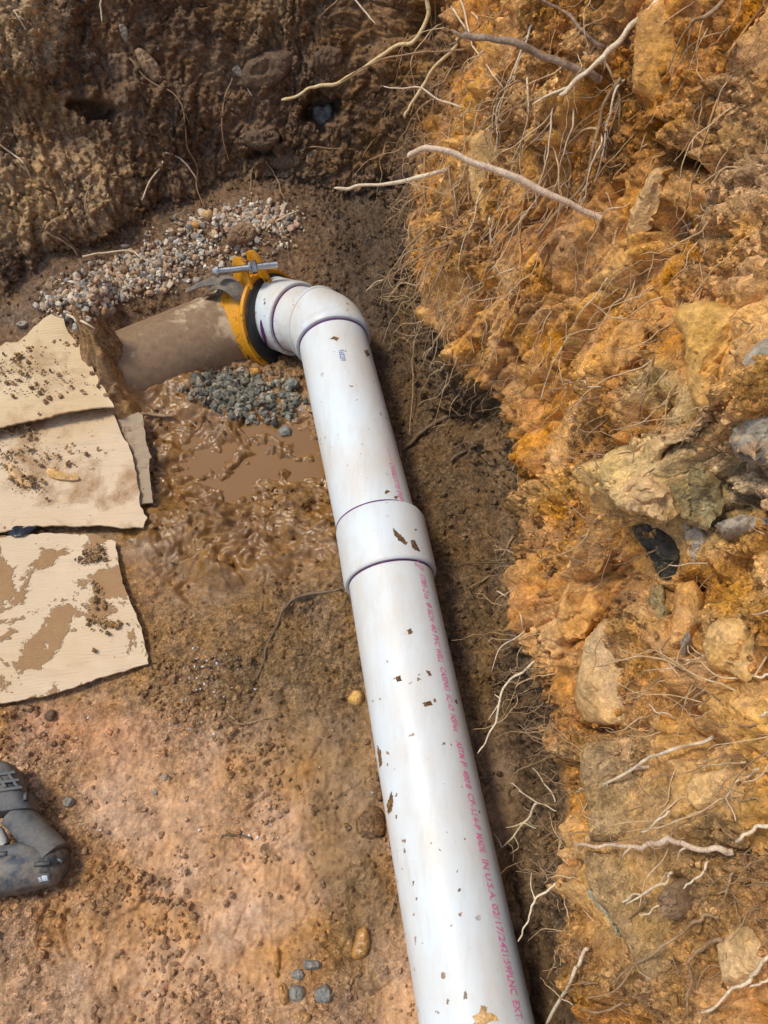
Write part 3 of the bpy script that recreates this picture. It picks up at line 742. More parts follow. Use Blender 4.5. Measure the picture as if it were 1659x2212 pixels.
def dense_outline(pts, step, rag=0.0):
    P = np.asarray(pts, float); out = []
    for a, b in zip(P, np.roll(P, -1, 0)):
        k = max(1, int(np.linalg.norm(b - a) / step))
        for i in range(k): out.append(a + (b - a) * i / k)
    out = np.array(out)
    if rag: out = out + RNG.uniform(-rag, rag, out.shape)
    return out
WATZ = float(np.median(FH[m_pud > .8])) + .004
w3 = np.array([up(u, v, WATZ)[:2] for u, v in wl_pts])
V2, F2, _ = poly_mesh(catmull(np.vstack([w3, w3[:1]]), 60)[:-1], .03)
wm = np_mesh('muddy_water', np.column_stack([V2, np.full(len(V2), WATZ)]), np.array(F2))
tag(link('muddy_water', wm, M['water']), 'shallow brown muddy puddle left of the white pipe', kind='structure')

# ================================================================== relief stones and clay lumps set in the ground
def closed_shell(V, F, back):
    """front sheet V,F plus pushed-back copy, walled along the open border"""
    n = len(V); from collections import Counter
    e = Counter()
    for f in F:
        for i in range(len(f)): e[tuple(sorted((f[i], f[(i + 1) % len(f)])))] += 1
    VV = np.vstack([V, back]); FF = [tuple(f) for f in F] + [tuple(i + n for i in reversed(f)) for f in F]
    for f in F:
        for i in range(len(f)):
            a, b = f[i], f[(i + 1) % len(f)]
            if e[tuple(sorted((a, b)))] == 1: FF.append((b, a, a + n, b + n))
    return VV, FF
def relief(name, pts, mat, label, cat, H=.03, bev=.5, facet=.4, group=None, hfun=None, facing=.5, sink=.009, seed=None, rounded=True, res=26, smooth_angle=38, face_n=None):
    P = np.asarray(pts, float); c = P.mean(0)
    hs = [hit(u, v) for u, v in P] + [hit(*c)]
    loc = np.median([h[0] for h in hs], 0); n = nrm(np.mean([h[1] for h in hs], 0))
    dc = rdir(*c); nm = nrm(n * (1 - facing) - dc * facing)
    if face_n is not None: nm = nrm(face_n)
    tmed = np.median([h[2] for h in hs]); o = CAM + dc * (tmed - .2 * H)
    X = nrm(np.cross([0, 0, 1.0], nm)) if abs(nm[2]) < .95 else np.array([1.0, 0, 0]); Y = np.cross(nm, X)
    pl = []
    if cat in ('rock', 'clay block', 'boulder', 'slab', 'rock edge'): H *= .62; bev = min(bev, .30); rounded = False; facet *= 1.5
    for u, v in (catmull(np.vstack([P, P[:1]]), len(P) * 4)[:-1] if rounded else dense_outline(P, 6, 1.2)):
        d = rdir(u, v); t = (o - CAM).dot(nm) / d.dot(nm); p = CAM + d * t - o; pl.append((p.dot(X), p.dot(Y)))
    pl = np.array(pl); size = np.ptp(pl, axis=0).max(); inr = np.ptp(pl, axis=0).min() / 2
    pl = pl + RNG.standard_normal(pl.shape) * size * .006
    V2, F2, d = poly_mesh(pl, size / res)
    sd_ = seed if seed is not None else random.randint(1, 9999)
    k = np.clip(d / (inr * bev), 0, 1)
    h = H * np.sqrt(1 - (1 - k) ** 2)
    s = 1 / size
    fw1, fw2, fid, fdx, fdy = worley(V2[:, 0] * s * 2.6 + 10, V2[:, 1] * s * 2.6 + 10, sd_)
    h = h + k * facet * H * ((fid - .5) * .5 + fdx * ((fid * 17) % 1 - .5) * 1.2 + fdy * ((fid * 31) % 1 - .5) * 1.2)
    h = h + np.minimum(1, .3 + k) * H * (.14 * fbm(V2[:, 0] * s * 9, V2[:, 1] * s * 9, 3, sd_ + 1) + .05 * fbm(V2[:, 0] * s * 30, V2[:, 1] * s * 30, 2, sd_ + 2)) + np.minimum(1, .3 + k) * .0022 * billow(V2[:, 0] * 90, V2[:, 1] * 90, 2, sd_ + 5)
    h = np.maximum(h, .45 * H * k)
    if hfun is not None: h = h + hfun(V2[:, 0] / size, V2[:, 1] / size, k) * H
    Wv = o + V2[:, :1] * X + V2[:, 1:] * Y + nm * (h - sink)[:, None]
    Bv = o + V2[:, :1] * X * .9 + V2[:, 1:] * Y * .9 + nm * (-.035 - .5 * H)
    VV, FF = closed_shell(Wv, F2, np.broadcast_to(Bv, Wv.shape))
    m = MB().raw(VV, FF)
    ob = m.build(name, mat, None, True, smooth_angle)
    return tag(ob, label, cat, group)

G_ST = 'stones set in the trench walls'
# far wall
relief('stone', [(287, 108), (303, 102), (325, 118), (346, 142), (350, 170), (336, 182), (320, 168), (300, 142)], M['rock_tan'], 'long tan stone standing on end high in the dark far wall', 'stone', .025, group=G_ST)
relief('stone', [(533, 130), (570, 112), (628, 108), (634, 145), (608, 180), (570, 196), (528, 192), (522, 160)], M['rock_brown'], 'large flat brown stone in the dark far wall beside a small white stone', 'stone', .03, group=G_ST)
relief('stone', [(676, 112), (705, 100), (738, 106), (740, 135), (715, 146), (682, 140)], M['rock_brown'], 'brown stone in the far wall below the top edge, right of the large flat stone', 'stone', .02, group=G_ST)
relief('stone', [(674, 232), (686, 224), (697, 229), (712, 222), (720, 240), (716, 268), (696, 274), (678, 268)], M['rock_grey'], 'blue grey stone sitting in a dark hole of the far wall', 'stone', .025, group=G_ST, facing=.8)
relief('stone', [(498, 150), (512, 138), (526, 150), (530, 166), (514, 166)], M['rock_pale'], 'small whitish stone with a rootlet in the far wall', 'stone', .012, group=G_ST)
relief('stone', [(513, 295), (535, 280), (580, 275), (606, 290), (598, 315), (570, 326), (535, 318)], M['rock_brown'], 'brown rounded stone jutting from the far wall above a dark gap', 'stone', .035, group=G_ST)
relief('stone', [(585, 340), (620, 330), (648, 335), (650, 358), (620, 368), (590, 362)], M['rock_brown'], 'low brown stone in the far wall above the pale gravel', 'stone', .015, group=G_ST)
relief('stone', [(662, 332), (680, 322), (688, 335), (672, 356), (660, 350)], M['rock_tan'], 'small tan angular stone in the far wall under a thin rootlet', 'stone', .012, group=G_ST)
relief('stone', [(184, 118), (196, 110), (208, 116), (206, 126), (190, 127)], M['rock_pale'], 'tiny pale stone high on the left of the far wall', 'stone', .008, group=G_ST)
relief('stone', [(328, 100), (340, 95), (346, 106), (334, 112)], M['rock_pale'], 'tiny pale stone just above the long tan stone', 'stone', .008, group=G_ST)
relief('stone', [(252, 55), (268, 48), (278, 70), (276, 95), (262, 80)], M['rock_pale'], 'crumbly pale stone near the top of the far wall', 'stone', .010, group=G_ST)
relief('clod', [(488, 515), (500, 490), (528, 480), (556, 492), (560, 512), (540, 528), (512, 534), (492, 530)], M['rock_tan'], 'tan clod of earth lying on the pale gravel', 'clod', .035)
# right wall
def crack(x, y, k): return -.55 * np.exp(-((x - .10 + .25 * y) / .022) ** 2) * k * (y > -.1)
relief('clay_block', [(1374, 28), (1430, -6), (1462, 40), (1470, 150), (1452, 236), (1428, 246), (1395, 215), (1360, 196), (1364, 110)], M['clay_orange'], 'tall smooth orange clay block near the top of the right wall', 'clay block', .03, .6, .25, facing=.3)
relief('clay_block', [(1405, 372), (1440, 362), (1436, 430), (1408, 500), (1392, 568), (1376, 586), (1356, 560), (1360, 460)], M['clay_tan'], 'narrow pale clay block beside the triangular dark cavity', 'clay block', .03, .6, .25, facing=.3)
relief('clay_block', [(1449, 680), (1469, 655), (1506, 647), (1544, 650), (1600, 668), (1606, 710), (1576, 760), (1559, 785), (1549, 830), (1550, 905), (1541, 930), (1519, 912), (1499, 880), (1481, 830), (1476, 730), (1456, 705)], M['clay_yellow'], 'big yellow clay block split by a dark crack', 'clay block', .035, .45, .3, facing=.35, hfun=crack, res=34)
relief('clay_block', [(1294, 780), (1306, 745), (1326, 705), (1364, 680), (1399, 692), (1404, 730), (1404, 775), (1374, 787), (1334, 817), (1301, 800)], M['clay_orange'], 'rounded orange clay block left of the cracked yellow one', 'clay block', .04, .7, .3, facing=.35)
relief('rock', [(1600, 785), (1640, 752), (1700, 740), (1700, 900), (1645, 880), (1608, 840)], M['rock_quartz'], 'pale rock at the right edge above the grey and white rock', 'rock', .03, .7, .4, facing=.4)
relief('rock', [(1571, 950), (1582, 915), (1612, 895), (1700, 890), (1700, 1010), (1630, 1004), (1592, 992)], M['rock_quartz'], 'grey and white quartz rock at the right edge', 'rock', .04, .7, .8, facing=.4)
relief('rock', [(1425, 1000), (1470, 975), (1520, 990), (1560, 1040), (1570, 1100), (1530, 1150), (1470, 1130), (1430, 1070)], M['rock_olive'], 'crumbling olive yellow rock above the dark rock', 'rock', .035, .8, 1.2, facing=.35, res=26)
relief('rock', [(1335, 1070), (1345, 1040), (1400, 1028), (1450, 1060), (1470, 1110), (1440, 1130), (1390, 1112), (1345, 1100)], M['clay_tan'], 'pinkish rounded crust of rock capping the dark rock', 'rock', .04, .8, .5, facing=.35)
relief('rock', [(1352, 1118), (1406, 1118), (1444, 1155), (1476, 1190), (1480, 1228), (1446, 1260), (1424, 1252), (1394, 1200), (1366, 1160)], M['rock_dark'], 'blackish craggy rock in the middle of the orange wall', 'rock', .02, .6, 1.6, facing=.4, res=30)
relief('rock', [(1470, 1130), (1500, 1110), (1530, 1160), (1500, 1230), (1484, 1190)], M['rock_pale'], 'whitish rock sliver right of the dark rock', 'rock', .02, .7, .8, facing=.4)
relief('rock', [(1540, 1130), (1600, 1110), (1700, 1120), (1700, 1150), (1620, 1152), (1560, 1155)], M['rock_pale'], 'flat pale ledge of rock at the right edge', 'rock', .035, .6, .5, facing=.4)
relief('rock', [(1459, 1263), (1506, 1258), (1527, 1300), (1516, 1350), (1489, 1388), (1459, 1410), (1441, 1395), (1449, 1338)], M['clay_orange'], 'orange pillar shaped rock below the dark rock', 'rock', .045, .7, .4, facing=.3)
relief('rock', [(1468, 1402), (1488, 1380), (1496, 1392), (1480, 1412)], M['rock_pale'], 'white chipped tip under the orange pillar shaped rock', 'rock', .05, .7, .4, facing=.3)
relief('rock', [(1406, 1260), (1436, 1258), (1439, 1303), (1451, 1318), (1444, 1363), (1424, 1372), (1404, 1325), (1399, 1300)], M['rock_olive'], 'grey jagged stone left of the orange pillar shaped rock', 'rock', .02, .6, 1.0, facing=.4)
def roof(x, y, k): return k * (1.0 - 4.2 * np.abs(y + .16 + .15 * x)) * .9
relief('boulder', [(1238, 1503), (1250, 1440), (1262, 1380), (1300, 1340), (1360, 1380), (1400, 1420), (1434, 1467), (1442, 1500), (1434, 1551), (1389, 1565), (1304, 1568), (1265, 1562), (1245, 1531)], M['clay_tan'], 'big tan boulder with a shaded underside overhanging the grey brown slab', 'boulder', .05, .6, .25, facing=.3, hfun=roof, res=26)
relief('slab', [(1265, 1599), (1293, 1593), (1372, 1582), (1436, 1590), (1451, 1621), (1447, 1692), (1447, 1748), (1425, 1800), (1340, 1812), (1265, 1813), (1268, 1751), (1248, 1675), (1254, 1622)], M['rock_slab'], 'large grey brown slab under the tan boulder, crossed by a forked root', 'slab', .03, .25, .35, facing=.3, rounded=False, res=30)
relief('slab', [(1251, 1834), (1361, 1837), (1473, 1853), (1540, 1890), (1528, 1975), (1487, 2073), (1445, 2113), (1397, 2138), (1372, 2096), (1338, 2025), (1307, 1972), (1276, 1941), (1262, 1896)], M['rock_slab'], 'pointed brown slab below the long horizontal root', 'slab', .03, .25, .45, facing=.3, rounded=False, res=32)
relief('slab_edge', [(1268, 1900), (1284, 1915), (1312, 1955), (1345, 2015), (1382, 2085), (1372, 2100), (1338, 2030), (1305, 1977), (1274, 1943)], M['rock_green'], 'pale greenish broken edge along the left of the pointed slab', 'rock edge', .034, .6, .4, facing=.3, rounded=False)
relief('stone', [(1442, 1919), (1462, 1899), (1496, 1902), (1499, 1964), (1479, 1986), (1454, 1964)], M['rock_tan'], 'tan stone stuck on the pointed slab among small roots', 'stone', .05, .8, .4, facing=.3, group=G_ST)
relief('clay_block', [(1544, 2040), (1586, 1997), (1636, 1958), (1700, 1930), (1700, 2082), (1600, 2124), (1560, 2135), (1549, 2073)], M['clay_tan'], 'smooth tan clay face at the lower right edge', 'clay block', .03, .5, .2, facing=.3)
relief('clay_block', [(1544, 1338), (1594, 1328), (1650, 1355), (1700, 1400), (1690, 1475), (1619, 1492), (1576, 1458), (1531, 1452), (1514, 1400), (1524, 1358)], M['clay_yellow'], 'smooth ochre clay block at the right edge level with the boulder', 'clay block', .03, .5, .2, facing=.3, hfun=lambda x, y, k: -.45 * np.exp(-((x - .05 + .8 * y) / .022) ** 2) * k)
relief('clay_block', [(1482, 1700), (1501, 1667), (1558, 1658), (1600, 1632), (1582, 1692), (1540, 1742), (1510, 1757), (1487, 1734)], M['clay_tan'], 'wedge shaped tan clay face right of the large slab', 'clay block', .03, .5, .2, facing=.3)
relief('clay_block', [(1268, 1180), (1300, 1140), (1335, 1150), (1330, 1190), (1295, 1245), (1270, 1235)], M['clay_orange'], 'smooth orange clay face left of the dark rock', 'clay block', .02, .6, .2, facing=.3)
relief('clay_block', [(1205, 1300), (1230, 1240), (1285, 1255), (1310, 1310), (1270, 1380), (1222, 1390), (1200, 1350)], M['clay_orange'], 'bulging orange clay lump above the tan boulder', 'clay block', .04, .8, .5, facing=.3)
relief('clay_block', [(1010, 300), (1060, 260), (1085, 330), (1075, 420), (1045, 480), (1015, 420)], M['clay_yellow'], 'smooth ochre clay face behind the thick bark root stub', 'clay block', .02, .6, .2, facing=.2)

# floor stones
def on_floor(name, u, v, r, mat, label, h=.6, group=None, k=9, sq=1.0):
    rot = random.uniform(0, 6)
    pts = [(u + r * (1 + random.uniform(-.2, .2)) * math.cos(a + rot), v + r * sq * (1 + random.uniform(-.2, .2)) * math.sin(a + rot)) for a in np.arange(k) * 2 * math.pi / k]
    return relief(name, pts, mat, label, 'stone', r / FPX * 1.4 * h * 1.3, .8, .7, group, facing=.5, sink=.002, res=9)
on_floor('stone', 148, 1733, 15, M['rock_grey'], 'small grey stone lying alone on the clay floor beside the power tool', .9)
on_floor('stone', 640, 2148, 20, M['rock_grey'], 'grey stone pressed into the mud near the bottom, left of its three neighbours', .5)
on_floor('stone', 672, 2085, 20, M['rock_grey'], 'grey stone pressed into the mud, topmost of the bottom cluster', .5, sq=.7)
on_floor('stone', 700, 2150, 22, M['rock_grey'], 'grey stone pressed into the mud near the bottom, nearest the pipe', .5)
on_floor('stone', 645, 2105, 14, M['rock_grey'], 'small dark stone between the grey stones near the bottom', .5)
on_floor('stone', 335, 1710, 9, M['rock_pale'], 'pale yellowish pebble in the middle of the clay floor', .7)
on_floor('stone', 357, 1680, 9, M['rock_pale'], 'pinkish pebble on the clay floor', .7)
on_floor('stone', 770, 1508, 17, M['clay_yellow'], 'ochre lump of earth touching the left side of the pipe', .8)
on_floor('stone', 108, 1545, 14, M['rock_brown'], 'reddish brown stone just below the cardboard corner', .7)
on_floor('stone', 112, 615, 16, M['rock_tan'], 'tan stone at the left end of the pale gravel', .8)
on_floor('stone', 49, 700, 14, M['rock_pale'], 'whitish pebble just above the cardboard', .8, sq=.6)
on_floor('stone', 80, 697, 11, M['rock_tan'], 'upright tan pebble just above the cardboard', 1.0)

for pts, mt, lb, H_ in (([(772, 2010), (790, 2000), (800, 2035), (792, 2065), (770, 2075), (758, 2062)], 'amber', 'wet amber lump of mud beside the pipe near the bottom', .016), ([(592, 2060), (602, 2050), (606, 2090), (600, 2115), (590, 2100)], 'amber', 'narrow drip of wet amber mud left of the grey stones', .012),
                 ([(600, 2130), (615, 2122), (626, 2150), (618, 2172), (604, 2165)], 'amber', 'curled lump of wet amber mud left of the grey stones', .014), ([(632, 2190), (650, 2182), (672, 2195), (660, 2216), (636, 2214)], 'amber', 'wet amber lump of mud at the bottom edge below the grey stones', .012),
                 ([(768, 1770), (800, 1740), (828, 1752), (832, 1800), (800, 1815), (772, 1800)], 'mudbrown', 'reddish brown clod of earth crumbling against the left side of the pipe', .022), ([(812, 1700), (826, 1690), (830, 1722), (816, 1730)], 'mudbrown', 'small clod of earth above the bigger one at the pipe', .016)):
    relief('clod', pts, M[mt], lb, 'clod', H_, .9, .5, facing=.4, sink=.003)
# ================================================================== loose stuff: gravel and crumbs
def ico(sub):
    bm = bmesh.new(); bmesh.ops.create_icosphere(bm, subdivisions=sub, radius=1)
    V = np.array([v.co[:] for v in bm.verts]); F = np.array([[v.index for v in f.verts] for f in bm.faces]); bm.free(); return V, F
def rand_rot(n):
    qn = RNG.standard_normal((n, 4)); qn /= np.linalg.norm(qn, axis=1)[:, None]; w, x, y, z = qn.T
    return np.stack([np.stack([1 - 2 * (y * y + z * z), 2 * (x * y - z * w), 2 * (x * z + y * w)], -1),
                     np.stack([2 * (x * y + z * w), 1 - 2 * (x * x + z * z), 2 * (y * z - x * w)], -1),
                     np.stack([2 * (x * z - y * w), 2 * (y * z + x * w), 1 - 2 * (x * x + y * y)], -1)], 1)
def scatter(name, P, size, colr, wet, sub, rough, aniso, mat, label, smooth, chop=3, lim0=.45):
    n = len(P); bv, bf = ico(sub)
    amp = 1 + rough * RNG.uniform(-1, 1, (n, len(bv)))
    if sub > 1:   # chop with random planes for angular stones
        for _ in range(chop):
            pn = RNG.standard_normal((n, 3)); pn /= np.linalg.norm(pn, axis=1)[:, None]
            dd = bv @ pn.T; lim = RNG.uniform(lim0, .9, n)
            amp = np.minimum(amp, np.where(dd.T > lim[:, None], lim[:, None] / np.maximum(dd.T, 1e-3), 9))
    V = bv[None] * amp[..., None] * (1 + aniso * RNG.uniform(-1, .4, (n, 1, 3))) * size[:, None, None]
    V = np.einsum('nij,nkj->nki', rand_rot(n), V) + P[:, None, :]
    F = (bf[None] + (np.arange(n) * len(bv))[:, None, None]).reshape(-1, 3)
    me = np_mesh(name, V.reshape(-1, 3), F, np.repeat(colr, len(bv), 0), np.repeat(wet, len(bv)))
    return tag(link(name, me, mat, None, smooth), label, kind='stuff')
def fz(x, y):
    j = np.clip(np.searchsorted(fx, x), 1, len(fx) - 1); i = np.clip(np.searchsorted(fy, y), 1, len(fy) - 1)
    return FH[i, j]
def gravel(name, regions, n, s0, s1, pal, wet, rough, label, seed, sm=True, lift=.15):
    r = np.random.default_rng(seed); out = []
    while len(out) < n:
        (u0, v0, a, b, rot) = regions[r.integers(len(regions))]
        t = r.uniform(0, 2 * math.pi); q_ = r.uniform(0, 1) ** .75
        dx, dy = a * q_ * math.cos(t), b * q_ * math.sin(t)
        c, s = math.cos(R(rot)), math.sin(R(rot))
        out.append((u0 + dx * c - dy * s, v0 + dx * s + dy * c))
    W3 = np.array([hit(u, v)[0] for u, v in out]); n = len(W3)
    size = s0 + (s1 - s0) * r.uniform(0, 1, n) ** 2
    W3[:, 2] += size * lift + r.uniform(-.002, .006, n)
    colr = np.array(pal)[r.integers(0, len(pal), n)] * np.array([1.08, 1.0, .88]) * r.uniform(.75, 1.2, (n, 1))
    return scatter(name, W3, size, colr, np.full(n, wet), 2 if sm else 1, rough if sm else .30, .45 if sm else .6, M['pebble'], label, False, 6, .28)
PALE = [(.48, .43, .36), (.36, .33, .30), (.27, .25, .23), (.42, .31, .20), (.55, .52, .47), (.32, .21, .13), (.22, .23, .23), (.45, .36, .27), (.38, .26, .19)]
DARK = [(.10, .12, .125), (.17, .19, .19), (.22, .235, .225), (.13, .13, .12), (.075, .085, .09), (.26, .26, .24), (.14, .16, .16)]
gravel('pale_gravel', [(530, 495, 150, 70, -6), (400, 550, 180, 80, -20), (190, 635, 115, 62, -20), (330, 570, 150, 42, -16), (240, 610, 115, 45, -16), (560, 475, 90, 30, 4), (300, 600, 130, 45, -18)],
       2100, .0040, .0135, [(x * 1.22, y * 1.2, z_ * 1.15) for x, y, z_ in PALE], .15, .07, 'heap of pale rounded pea gravel against the foot of the far wall', 5)
gravel('grey_gravel', [(530, 850, 125, 58, 10), (560, 870, 105, 48, 4), (480, 850, 95, 32, 6), (500, 825, 70, 28, 0)], 640, .0055, .0140, [(x * 1.15, y * 1.03, z_ * .86) for x, y, z_ in DARK], .45, .06, 'heap of wet blue grey crushed stone below the yellow clamp', 6, False)
for (u, v, r_, mt, lb) in ((551, 806, 13, 'clay_orange', 'orange pebble on the grey gravel below the yellow clamp'), (723, 886, 15, 'rock_tan', 'brown oval pebble on the grey gravel beside the white pipe'),
                           (522, 800, 9, 'rock_pale', 'small cream pebble at the upper left of the grey gravel'), (630, 832, 17, 'rock_grey', 'largest pale grey stone on top of the grey gravel'),
                           (617, 935, 17, 'rock_grey', 'smooth dark wet stone at the lower edge of the grey gravel'), (448, 465, 14, 'clay_tan', 'pink stone on the pale gravel'),
                           (425, 487, 10, 'clay_orange', 'small orange pebble on the pale gravel'), (343, 572, 13, 'rock_quartz', 'white pebble in the middle of the pale gravel'), (270, 585, 14, 'rock_tan', 'tan egg shaped stone on the pale gravel')):
    pts = [(u + r_ * math.cos(a) * random.uniform(.8, 1.15), v + r_ * .8 * math.sin(a) * random.uniform(.8, 1.15)) for a in np.arange(9) * 2 * math.pi / 9]
    relief('pebble', pts, M[mt], lb, 'pebble', r_ / FPX * 1.7 * .9, 1.0, .4, facing=.6, sink=-.008, res=8)

def crumbs(name, P, Cc, n, s0, s1, label, prob=None, seed=1, sub=1, rough=.35):
    r = np.random.default_rng(seed); p = prob / prob.sum()
    idx = r.choice(len(P), n, p=p)
    size = s0 + (s1 - s0) * r.uniform(0, 1, n) ** 4
    Q = P[idx] + np.column_stack([r.uniform(-.002, .002, (n, 2)), size * .25])
    return scatter(name, Q, size, Cc[idx] * r.uniform(.75, 1.25, (n, 1)), np.zeros(n), sub, rough, .5, M['soil'], label, False)
vm = ((FU > -60) & (FU < 1300) & (FV > 380) & (FV < 2300) & front).ravel().astype(float)
area = (np.gradient(fx)[None, :] * np.gradient(fy)[:, None]).ravel()
pb = vm * area * np.clip(1.15 - m_pud - m_card - .8 * m_mud, 0, 1).ravel() * (.15 + sstep(-.1, .35, fbm(GX * 5, GY * 5, 3, 77)).ravel())
crumbs('soil_crumbs', PF.reshape(-1, 3), col.reshape(-1, 3), 22000, .0010, .0080, 'loose crumbs of clay scattered over the trench floor', pb, 11)
wvm = ((wu > -60) & (wu < 1750) & (wv > -60) & (wv < 2300) & (ZZ < 1.1) & (ZZ > .01)).ravel().astype(float)
crumbs('wall_crumbs', (WPD + NRM * .001).reshape(-1, 3), wc.reshape(-1, 3), 20000, .0010, .0085, 'crumbs of earth clinging to the trench walls', wvm * (.1 + rough.ravel()), 12)

rs = np.random.default_rng(77); pw = []
for _ in range(150):
    u0, v0, a_, b_ = [(420, 1500, 60, 40), (380, 1560, 50, 25), (480, 1480, 50, 30), (300, 1600, 160, 60), (560, 1805, 30, 8), (500, 1700, 250, 200), (440, 1430, 30, 20)][rs.integers(7)]
    loc, nn, _t = hit(u0 + rs.normal() * a_ * .7, v0 + rs.normal() * b_ * .7)
    if loc[2] < .1: pw.append(loc + nn * .0015)
pw = np.array(pw); scatter('plastic_shavings', pw, .0012 + .0022 * rs.uniform(0, 1, len(pw)) ** 2, np.full((len(pw), 3), .72), np.zeros(len(pw)), 1, .5, .8, M['pebble'], 'tiny white plastic shavings sprinkled on the clay floor', False)
# ================================================================== old clay pipe and yellow clamp
def hd(deg, dip=0.0): return np.array([-math.sin(R(deg)) * math.cos(R(dip)), math.cos(R(deg)) * math.cos(R(dip)), -math.sin(R(dip))])
D1 = UP_[1]                                         # axis of the far length
D2 = hd(50, 19.6)                                   # elbow outlet
PZ = np.array([0, 0, 1.0])
def frame_for(v): return UP_ if v < 1120 else LO
def on_axis(u, v, fr):
    d = rdir(u, v); A_ = fr[1]; w0 = fr[0] - CAM
    b = A_.dot(d); dd, e = A_.dot(w0), d.dot(w0)
    return (b * e - dd) / (1 - b * b)
def on_cyl(u, v, r=PR, fr=None):
    """(axial, angle) where the view ray meets the pipe"""
    O_, A_ = fr or frame_for(v)
    d = rdir(u, v); o = CAM - O_
    dp_ = d - A_ * d.dot(A_); op = o - A_ * o.dot(A_)
    a, b, c = dp_.dot(dp_), 2 * dp_.dot(op), op.dot(op) - r * r
    disc = max(b * b - 4 * a * c, 0); t = (-b - math.sqrt(disc)) / (2 * a)
    p = o + d * t; x = p - A_ * p.dot(A_)
    return p.dot(A_), math.atan2(x.dot(np.cross(A_, PZ)), x.dot(PZ))
def cyl_pt(a, th, r, fr): return fr[0] + fr[1] * a + r * (math.cos(th) * PZ + math.sin(th) * np.cross(fr[1], PZ))

drain = thing('drain_pipe', 'white plastic drain pipe with coupling and elbow running up the trench', 'pipe', loc=(0, 0, 0))
a_rim = on_axis(727, 742, UP_)                           # mouth of the elbow hub
a_c0, a_c1 = on_axis(826, 1130, LO), on_axis(850, 1252, LO)      # far and near mouth of the coupling, measured on the near length
a_cu = on_axis(826, 1130, UP_)
def pipe_piece(name, a0, a1, mat, fr):
    m = MB(); n = max(2, int(abs(a1 - a0) / .04))
    m.lathe(fr[0], fr[1], [(a, PR) for a in np.linspace(a0, a1, n)], 96)
    return m.build(name, mat, drain)
pipe_piece('pipe_section', -1.3, a_c1 + .02, M['pvc'], LO)
pipe_piece('pipe_section', a_cu - .03, a_rim + .03, M['pvc'], UP_)
CR = .0935
m = MB(); m.lathe(LO[0], LO[1], [(a_c1, PR + .001), (a_c1 - .0005, CR - .003), (a_c1 + .002, CR - .0005), (a_c1 + .006, CR), ((a_c0 + a_c1) / 2, CR), (a_c0 - .012, CR), (a_c0 - .002, CR - .004), (a_c0, PR + .0008)], 96)
m.build('coupling', M['pvc'], drain, True, 40)
def ring(a, r, w, name='primer_ring', O=LO[0], A=LO[1], mat='purple', parent=drain, th=.0006):
    m = MB(); m.lathe(O, A, [(a - w, r), (a - w, r + th), (a + w, r + th), (a + w, r)], 96); return m.build(name, M[mat], parent, True, 40)
ring(a_c1 - .0016, PR, .0016); ring(a_cu + .004, PR, .0014, O=UP_[0], A=UP_[1])
ring(a_rim - .0035, PR, .0022, O=UP_[0], A=UP_[1])
# elbow: two hubs joined by a mitred bend
HR = .0945
E0 = UP_[0] + D1 * a_rim; BL = .078
EB = E0 + D1 * .056; E1 = EB + D2 * .122
def arc_path(n=18):
    P = [E0, E0 + D1 * .004, E0 + D1 * .022]
    a, b, c = E0 + D1 * .024, EB, EB + D2 * .050
    for t in np.linspace(0, 1, n): P.append((1 - t) ** 2 * a + 2 * t * (1 - t) * b + t * t * c)
    P += [EB + D2 * .054, E1 - D2 * .004, E1]
    return np.array(P)
ap = arc_path(); nr = len(ap)
rad = np.full(nr, HR - .003); rad[:3] = HR; rad[0] = HR - .003; rad[-3:] = PR; rad[3] = HR - .0015
m = MB(); V, F, _ = tube_arrays(ap, rad, 96, False); m.raw(V, list(F))
m.lathe(E0, D1, [(0, HR - .003), (-.0002, PR + .0012)], 96)
m.build('elbow', M['pvc_dirty'], drain, True, 40)
# raised moulding seam near the bend and the stub running into the clamp
m = MB(); am = EB - D1 * .012 + D2 * .012; m.lathe(EB + D2 * .046, D2, [(-.004, HR - .004), (-.002, HR + .0008), (.0045, HR + .0008), (.006, HR - .001), (.009, PR)], 96)
m.build('moulded_ridge', M['pvc_dirty'], drain)
m = MB(); m.lathe(E1, D2, [(-.0002, PR + .001), (-.0005, HR - .003), (.0015, HR - .0005), (.005, HR + .0005), (.012, HR + .0005), (.016, HR - .001), (.12, HR - .001)], 96); m.build('stub', M['pvc_dirty'], drain, True, 40)
ring(-.0028, PR, .0020, O=E1, A=D2)
m = MB()   # a brush stroke of primer on the stub
def cyl_hit(O, A, r_, u, v):
    d = rdir(u, v); o = CAM - O; dp_ = d - A * d.dot(A); op = o - A * o.dot(A)
    a_, b_, c_ = dp_.dot(dp_), 2 * dp_.dot(op), op.dot(op) - r_ * r_
    return CAM + d * ((-b_ - math.sqrt(max(b_ * b_ - 4 * a_ * c_, 0))) / (2 * a_))
pts = []
for t in np.linspace(0, 1, 14):
    uu, vv_ = 563 + 17 * t ** 1.6, 690 + 66 * t; wd = 3.2 * math.sin(math.pi * min(1, t * 1.05)) ** .7 + .3
    for s_ in (-1, 1): pts.append(cyl_hit(E1, D2, HR + .0006, uu + s_ * wd, vv_))
m.raw(pts, [(2 * i, 2 * i + 1, 2 * i + 3, 2 * i + 2) for i in range(13)]); m.build('primer_smear', M['purple'], drain)

